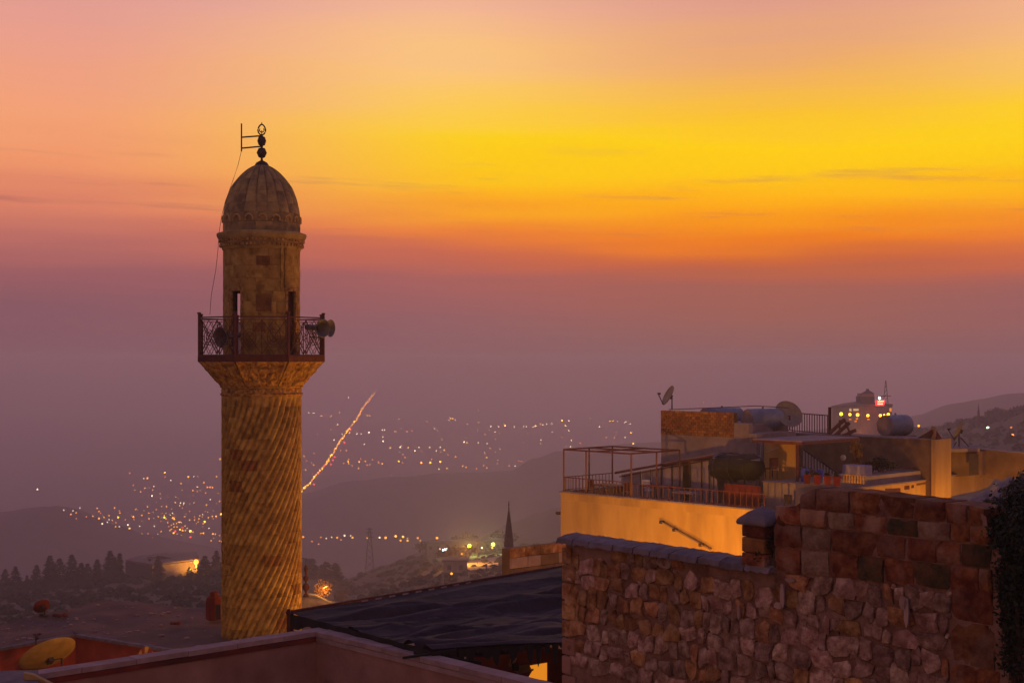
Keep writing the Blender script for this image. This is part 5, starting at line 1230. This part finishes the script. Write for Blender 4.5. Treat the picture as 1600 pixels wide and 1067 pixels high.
# pergola
zpg = -4.35; sP = 4.35; tP = 3.6
pg = thing('pergola_frame', B(2.2,1.8,zf), 'open red steel pergola frame on the terrace edge', 'pergola')
for s, t in ((.1,.1),(sP,.1),(.1,tP),(sP,tP),(1.55,.1),(.1,1.9),(sP,1.9)):
    MB().bar(B(s,t,zf-.40 if t > .3 else zf), B(s,t,zpg), .075).build('post', 'iron_red', pg)
for t in (.1, 1.9, tP): MB().bar(B(.1,t,zpg), B(sP,t,zpg), .07).build('beam', 'iron_red', pg)
for s in (.1, 2.2, sP): MB().bar(B(s,.1,zpg+.005), B(s,tP,zpg+.005), .07).build('beam', 'iron_red', pg)
# terrace furniture
def table(s, t, w, d, h, label, m='iron_red', cat='table', name='low_table'):
    o = thing(name, B(s,t,zf-.4), label, cat); bbox(MB(), s-w/2, s+w/2, t-d/2, t+d/2, zf-.4+h-.06, zf-.4+h).build('top', m, o)
    for a in (-1,1):
        for b in (-1,1): MB().bar(B(s+a*(w/2-.06),t+b*(d/2-.06),zf-.4), B(s+a*(w/2-.06),t+b*(d/2-.06),zf-.4+h-.06), .05).build('leg', m, o)
    return o
table(1.8,1.6,1.7,.8,.72,'long dark red table under the pergola'); table(4.3,2.3,1.6,.9,.78,'dark red table against the metal panels of the lean-to'); table(6.3,1.7,1.2,.7,.66,'small table with pale top beside the lean-to panels', 'concrete')
def chair(s, t, rz, label, m='iron_red', z=None):
    z = zf-.4 if z is None else z; o = thing('chair', B(s,t,z), label, 'chair', 'terrace chairs'); x = Vector((math.cos(rz),math.sin(rz),0)); y = Vector((-math.sin(rz),math.cos(rz),0)); c = B(s,t,z)
    MB().box(c+UP*.45, (.44,.44,.05), x, y).build('seat', m, o); MB().box(c+UP*.75-y*.21, (.44,.04,.40), x, y).build('backrest', m, o)
    for a in (-1,1):
        for b in (-1,1): MB().bar(c+x*a*.19+y*b*.19, c+x*a*.19+y*b*.19+UP*(.45 if b > 0 else .95), .04).build('leg', m, o)
chair(.9,.9,.8,'dark red chair at the outer end of the pergola table'); chair(3.2,1.0,2.4,'dark red chair between the two pergola tables'); chair(3.0,2.9,-.6,'pale chair behind the pergola tables','white_paint'); chair(bs(1205,3.9),3.9,.4,'red chair against the ochre wall under the awning slab','iron_red',zP)
chair(bs(1226,1.2),1.2,2.2,'dark chair below the platform face beside the pillar cap','iron_dark')
# rolled dark awning resting on its posts
ar = thing('awning_roll', B(bs(1150,2.6),2.6,zf-.4), 'bulky dark rolled awning over the terrace beside the sloping red beam', 'awning')
q0, q1 = Bp(1112,729,2.6), Bp(1190,731,2.6); qd = (q1-q0).normalized(); qn = Vector((-qd.y,qd.x,0)); LL = (q1-q0).length
def roll(u, v):
    a_ = 2*math.pi*v; e = 1-(abs(u-.5)*2)**6*.55; n_ = 1+.10*noise.noise(Vector((u*5, math.cos(a_)*1.2, math.sin(a_)*1.2)))+.04*math.sin(a_*5+u*9)
    return q0.lerp(q1, u)+qn*math.cos(a_)*.62*e*n_+UP*math.sin(a_)*.58*e*n_
rm = MB().grid(roll, 36, 28); rm.f.append(tuple(j*37 for j in range(29))); rm.f.append(tuple(j*37+36 for j in range(28,-1,-1)))
rm.build('roll', 'tarp_fringe', ar, smooth=60, fix=False)
for k in (.2,.5,.8):
    MB().tube([q0.lerp(q1,k)+qn*math.cos(t_)*.66+UP*math.sin(t_)*.63 for t_ in [i*math.pi/10 for i in range(21)]], .015, 5, cap=False).build('strap', 'iron_dark', ar)
for k in (.04,.34,.66,.96):
    a_ = q0.lerp(q1,k); MB().bar((a_.x,a_.y,zf-.4), a_-UP*.35, .06).build('post', 'iron_dark', ar)
MB().prism([Bp(1113,716,2.2), Bp(1188,720,2.2), Bp(1188,713,3.2), Bp(1118,709,3.2)], UP*.03).build('cover_sheet', 'slate', ar)
bbox(MB(), bs(1132,2.0), bs(1188,2.0), 2.0, 2.05, zf-.4, bz(1160,757,2.0)).build('red_screen', 'plaster_red', th_)
# roof tanks
def tank(c, a, r, L, label, legs=True, m='tank_blue'):
    c = Vector(c); a = Vector(a).normalized(); t = thing('water_tank', c-UP*(r+.12), label, 'water tank', 'rooftop water tanks')
    MB().lathe([(r*.6,-L/2-.05),(r*.97,-L/2-.01),(r,-L/2+.03)]+[(r*(1.0+(.012 if k in (2,5) else 0)), -L/2+L*k/7) for k in range(1,7)]+[(r,L/2-.03),(r*.97,L/2+.01),(r*.6,L/2+.05)], 32, c, a).build('barrel', m, t, smooth=30)
    MB().lathe([(r*.93,-L/2-.055),(r*.95,-L/2-.03)], 32, c, a).build('end_cap', 'tank_end' if m == 'tank_blue' else m, t)
    u = Vector((-a.y,a.x,0))
    for k in (-.3,.3): MB().box(c+a*L*k-UP*(r+.03), (.14, r*1.3, .22), a, u).build('cradle', 'iron_red', t)
    MB().tube([c+UP*r*.98, c+UP*(r+.09)], .05, 8).build('filler_neck', 'tank_end', t)
tB = 8.2
c = Bp(1128,652.5,8.0); tank(c, (.93,.36,0), .50, 2.0, 'blue grey roof tank half hidden behind the brick parapet')
c = Bp(1192,655,7.6); tank(c, (.92,.40,0), .52, 1.75, 'blue grey roof tank between the brick parapet and the large dish')
MB().bar(Bp(1203,675,7.5)-UP*0, Bp(1203,686,7.5), .45).build('tank_pier', 'iron_red', th_)
c = Bp(1399,664.5,14.5); tank(c, (.82,.57,0), .53, 1.55, 'dark blue roof tank on a plank above the rear wall', m='tank_blue')
q = Bp(1385,682.5,13.4); tag(MB().bar(Bp(1388,682.5,13.6), Bp(1430.5,682,14.6), .35, .12).build('plank', 'wood_lath'), 'thick plank under the dark blue tank on the rear wall', 'plank')
pw = [Bp(1052,639.5,6.5), Bp(1090,638,7), Bp(1150,635.5,7.5), Bp(1180,634,7.5), Bp(1232,637,7.8)]
tag(MB().tube(pw, .022, 6).build('water_pipe', 'iron_dark', smooth=60), 'thin dark pipe running over the two roof tanks', 'pipe')
# dishes on the roof
f = Bp(1050,640,6.0); dish('satellite_dish', Bp(1043.5,617.5,6.0), (-.86,-.18,.46), .53, 'satellite dish on the corner of the brick parapet with long feed arm', 'dish_grey', foot=f, depth=.18)
f = Bp(1234,672,8.6); dish('satellite_dish', Bp(1232.5,646.5,8.6), (.25,-.80,.50), .70, 'large dark satellite dish behind the roof tanks', 'dish_grey', foot=f, lnb=False, depth=.16)
f = Bp(1498.5,700,15.6); c = Bp(1497.5,672,15.6); ds = dish('satellite_dish', c, (-.80,.42,.36), .52, 'grey satellite dish on a braced mast over the concrete slab', 'dish_grey', foot=f, depth=.16)
MB().bar(Bp(1500.5,683,15.6), Bp(1516,700,15.8), .05).build('brace', 'iron_dark', ds); MB().bar(Bp(1495,690,15.6), Bp(1488,700,15.4), .03).build('brace', 'iron_dark', ds)
# concrete slab roof with dark openings beside the pillar
sl_ = thing('roof_hut', Bp(1540,735,15.0), 'low roof hut with pale slab and dark doorway under the mast dish', 'hut')
h0 = bs(1481,14.6)
MB().prism([Bp(1480,706.5,14.4), Bp(1531,705.5,15.6), Bp(1531,700.5,16.5), Bp(1486,700,16.5)], UP*.16).build('slab', 'concrete', sl_)
MB().prism([Bp(1482,745,14.8), Bp(1535,742,16.2), Bp(1535,705,16.2), Bp(1482,706,14.8)], BN*.3).build('wall', 'plaster_brown', sl_)
MB().prism([Bp(1514,742,14.9), Bp(1528,741,15.2), Bp(1528,709,15.2), Bp(1514,709,14.9)], BN*.05).build('doorway', 'iron_dark', sl_)
MB().prism([Bp(1531,745,17), Bp(1640,760,17.5), Bp(1640,712,17.5), Bp(1531,702,17)], BN*.4).build('wall', 'plaster_brown', sl_)
MB().prism([Bp(1528,703,17), Bp(1642,713,17.5), Bp(1642,711,18.5), Bp(1528,701,18.2)], UP*.06).build('roof_edge', 'concrete', sl_)
# railing and tilted rack on the rear roof
railing(Bp(1238,674,14.5), Bp(1297,680,12.9), 1.0, 15, 'dark balustrade of thin bars beside the large roof dish', .04, .06)
rk = thing('wooden_rack', Bp(1318,682,12.9), 'tilted red wooden rack of three slats at the railing post', 'rack')
for a, b in (((1297,676),(1320,655)),((1304,681),(1327,660.5)),((1314,682),(1337,672))): MB().bar(Bp(a[0],a[1],12.9), Bp(b[0],b[1],12.9), .10, .16).build('slat', 'wood_lath', rk)
MB().bar(Bp(1312,656,12.95), Bp(1312,682,12.95), .08).build('upright', 'wood_lath', rk); MB().bar(Bp(1319,654,12.85), Bp(1330,682,12.85), .08).build('upright', 'wood_lath', rk)
tag(MB().bar(Bp(1296.5,682,12.95), Bp(1296.5,636,12.95), .14).build('roof_post', 'wood_dark'), 'dark square post between roof railing and tilted rack', 'post')
# tilted bin and lamp neck on the pillar
tb = thing('tilted_bin', Bp(1449,700,13.0), 'dark red box tipped on its corner above the ochre pillar', 'bin')
MB().prism([Bp(1434,684,13.0), Bp(1455,671.5,13.0), Bp(1464,685,13.0), Bp(1444,701,13.0)], BN*.45).build('box', 'plaster_red', tb); MB().prism([Bp(1440,683,12.98), Bp(1453,675,12.98), Bp(1456,680,12.98), Bp(1443,688,12.98)], BN*.02).build('lid', 'iron_dark', tb)
MB().bar(Bp(1447,700,13.1), Bp(1450,708,13.1), .1).build('foot', 'iron_dark', tb)
fl_ = thing('lamp_neck', Bp(1459,691,12.9), 'small ochre curved neck standing on the pillar beside the tipped box', 'ornament')
MB().tube([Bp(1459,691,12.9), Bp(1458.5,684,12.9), Bp(1461,676,12.9), Bp(1460,668,12.9), Bp(1456.5,667,12.9), Bp(1454.5,671,12.9)], [.07,.10,.06,.09,.07,.03], 8).build('neck', 'dish_ochre', fl_, smooth=60)
# pots, barrels, table with blue cloth, tall dry plant
for i, px in enumerate((1261,1277,1293,1307.5)):
    p = B(bs(px,tp_+.1),tp_+.1,zP+.05); r_ = .17 if i < 3 else .19; t = thing('flower_pot', p, 'red square flower pot on the platform edge, %s from the awning post' % ORD[i], 'flower pot', 'flower pots on the platform')
    MB().lathe([(r_*.8,0),(r_*1.05,.34),(r_*1.12,.34),(r_*1.12,.40),(r_*.95,.40),(r_*.9,.34)], 4, p, th=R(45-45)+.785).build('pot', 'pot_red', t); mb = MB(); leafy(mb, p+UP*.46, (.12,.12,.10), 60, .05, random.Random(px), .2); mb.build('plant', 'leaf_dark', t, fix=False)
for i, (px, py) in enumerate(((1258,746),(1280.5,745))):
    p = B(bs(px,3.6),3.6,zP); o = thing('blue_barrel', p, ['violet blue drum nearest the awning post behind the pots','brighter blue drum behind the third flower pot'][i], 'drum', 'blue drums'); MB().lathe([(.17,0),(.19,.04),(.19,.25),(.20,.27),(.19,.29),(.19,.5),(.17,.54)], 20, p).build('body', 'barrel_blue', o, smooth=40); MB().lathe([(.16,.54),(.165,.57),(.05,.59)], 20, p).build('lid', 'barrel_blue', o, smooth=40)
tt = 4.4; s0, s1 = bs(1316,tt), bs(1351,tt); o = thing('covered_bench', B((s0+s1)/2,tt,zP), 'bench draped in bluish cloth with lit balusters below it', 'bench')
bbox(MB(), s0, s1, tt, tt+.6, zP+.34, zP+.78).build('cloth', 'cloth_blue', o)
for i in range(8): MB().lathe([(.04,0),(.055,.06),(.03,.14),(.05,.24),(.03,.33)], 8, B(s0+(s1-s0)*(i+.5)/8,tt+.04,zP)).build('baluster', 'plaster_ochre', o, smooth=50)
bbox(MB(), s0-.05, s1+.05, tt-.03, tt+.10, zP+.33, zP+.37).build('rail', 'plaster_ochre', o)
p = Bp(1338,742,5.6); shrub('dry_plant', [(Bp(1337,697,5.6),(.30,.3,.34)),(Bp(1340,708,5.6),(.22,.25,.34)),(Bp(1339,722,5.6),(.17,.2,.32)),(Bp(1337,734,5.6),(.20,.2,.22))], 'tall dry plant lit orange behind the blue draped bench', 'leaf_dry', 3600, .055, Vector((p.x,p.y,zP)), 6)
shrub('terrace_bush', [(Bp(1375,722,10.5),(.45,.4,.32)),(Bp(1360,728,10.3),(.35,.35,.28)),(Bp(1390,727,10.5),(.3,.3,.25))], 'dark green bush in front of the brown rear wall', 'leaf_dark', 2600, .06, B(bs(1375,10.5),10.5,zP), 7)
p = Bp(1317.5,715,8); tag(MB().ball(p, .14, 10, 8).build('globe_lamp', 'white_paint', smooth=180), 'pale unlit globe lamp beside the stair rail', 'lamp')
tag(MB().bar(B(0,0,0)*0+sideq(1352,741,-.6), sideq(1440,727,-.6), .05).build('handrail_pole', 'wood_lath'), 'sloping thin handrail in front of the dark green bush', 'rail')
# slanting pole on the ochre wall
def wq(px, py, o): s = bs(px, -o); p = B(s, -o, 0); return Vector((p.x, p.y, (HZ-py)/F*p.y))
sp_ = thing('slanting_pole', wq(1106,857,.15), 'pale pole slanting down across the ochre wall with dark brackets', 'pole')
MB().bar(wq(1033,815,.18), wq(1110,859,.18), .04).build('tube', 'plaster_cap', sp_); MB().bar(wq(1035,813.8,.20), wq(1112,857.4,.20), .03).build('cable', 'iron_dark', sp_)
for px, py in ((1034,815.5),(1054.5,827.5),(1095.5,851)): MB().box(wq(px,py,.12), (.12,.24,.12), BD, BN).build('bracket', 'iron_dark', sp_)

# ------------------------------------------------------------------ sodium street lamps in the lanes below, some unseen and added
SOD = (1.0,.42,.035)
def street_lamp(p, h, aim, watts, label, light_off=.25):
    p = Vector(p); t = thing('street_lamp', p, label, 'street lamp', 'lane street lamps'); a = Vector(aim).normalized(); top = p+UP*h
    MB().tube([p, p+UP*h*.9, top, top+a*.5+UP*.08], [.07,.05,.04,.03], 8).build('post', 'iron_dark', t, smooth=50)
    c = top+a*.7+UP*.05; MB().box(c+UP*.06, (.5,.22,.10), a, Vector((-a.y,a.x,0))).build('housing', 'iron_dark', t); MB().ball(c-UP*.03, .085, 12, 8, (1.3,1.3,.7)).build('lamp_glass', 'glow_sodium', t, smooth=180)
    lamp_light('street_lamp_light', c-UP*light_off, watts, SOD, t, .1)
street_lamp(B(10.6,-7.0,-16), 5.8, BN, 1800, 'sodium street lamp in the lane below the ochre terrace wall')
street_lamp(B(16.5,11.5,-16), 7.4, -BD, 1000, 'sodium street lamp in the lane beside the parapet with slots')
street_lamp((-3.5,46.2,-16), 6.1, (-1,0,0), 480, 'sodium street lamp hidden behind the black canopy by the minaret')
street_lamp((-9.2,36.0,-16), 7.2, (-.3,.9,0), 300, 'added unseen sodium fill lamp in the lane below the near parapet')  # unseen, added to fill the left of the minaret and the courtyard
street_lamp((ax(965,50),50,-16), 8.6, (-1,.1,0), 3400, 'added unseen sodium lamp in the lane between the lower house and the ochre wall')  # unseen, added so light from the right reaches the upper minaret
street_lamp((-8.5,9.0,-9.2), 7.6, (1,.4,0), 560, 'added unseen sodium lamp beside the near terrace just outside the frame')  # unseen, added to warm the stone wall and bring out its relief
street_lamp((4.2,34.5,-16), 6.6, (-.7,.7,0), 1400, 'added unseen sodium lamp in the yard behind the old stone wall')  # unseen, added to rake the minaret shaft so the flutes show

# ------------------------------------------------------------------ evening haze: one closed box of even air round everything
hz = MB().box((0, 7200, (PLAIN-1.2+14)/2), (30600, 20400, 14-(PLAIN-1.2))).build('haze', 'far_dark')
hm = bpy.data.materials.new('haze_air'); hm.use_nodes = True; hm.node_tree.nodes.clear()
pv = hm.node_tree.nodes.new('ShaderNodeVolumePrincipled'); ho = hm.node_tree.nodes.new('ShaderNodeOutputMaterial')
pv.inputs['Color'].default_value = (.96,.88,.94,1); pv.inputs['Density'].default_value = DENS; pv.inputs['Anisotropy'].default_value = .5
hm.node_tree.links.new(pv.outputs[0], ho.inputs['Volume'])
hz.data.materials.clear(); hz.data.materials.append(hm); tag(hz, 'mauve evening haze lying over the plain and hills', 'haze', kind='stuff')
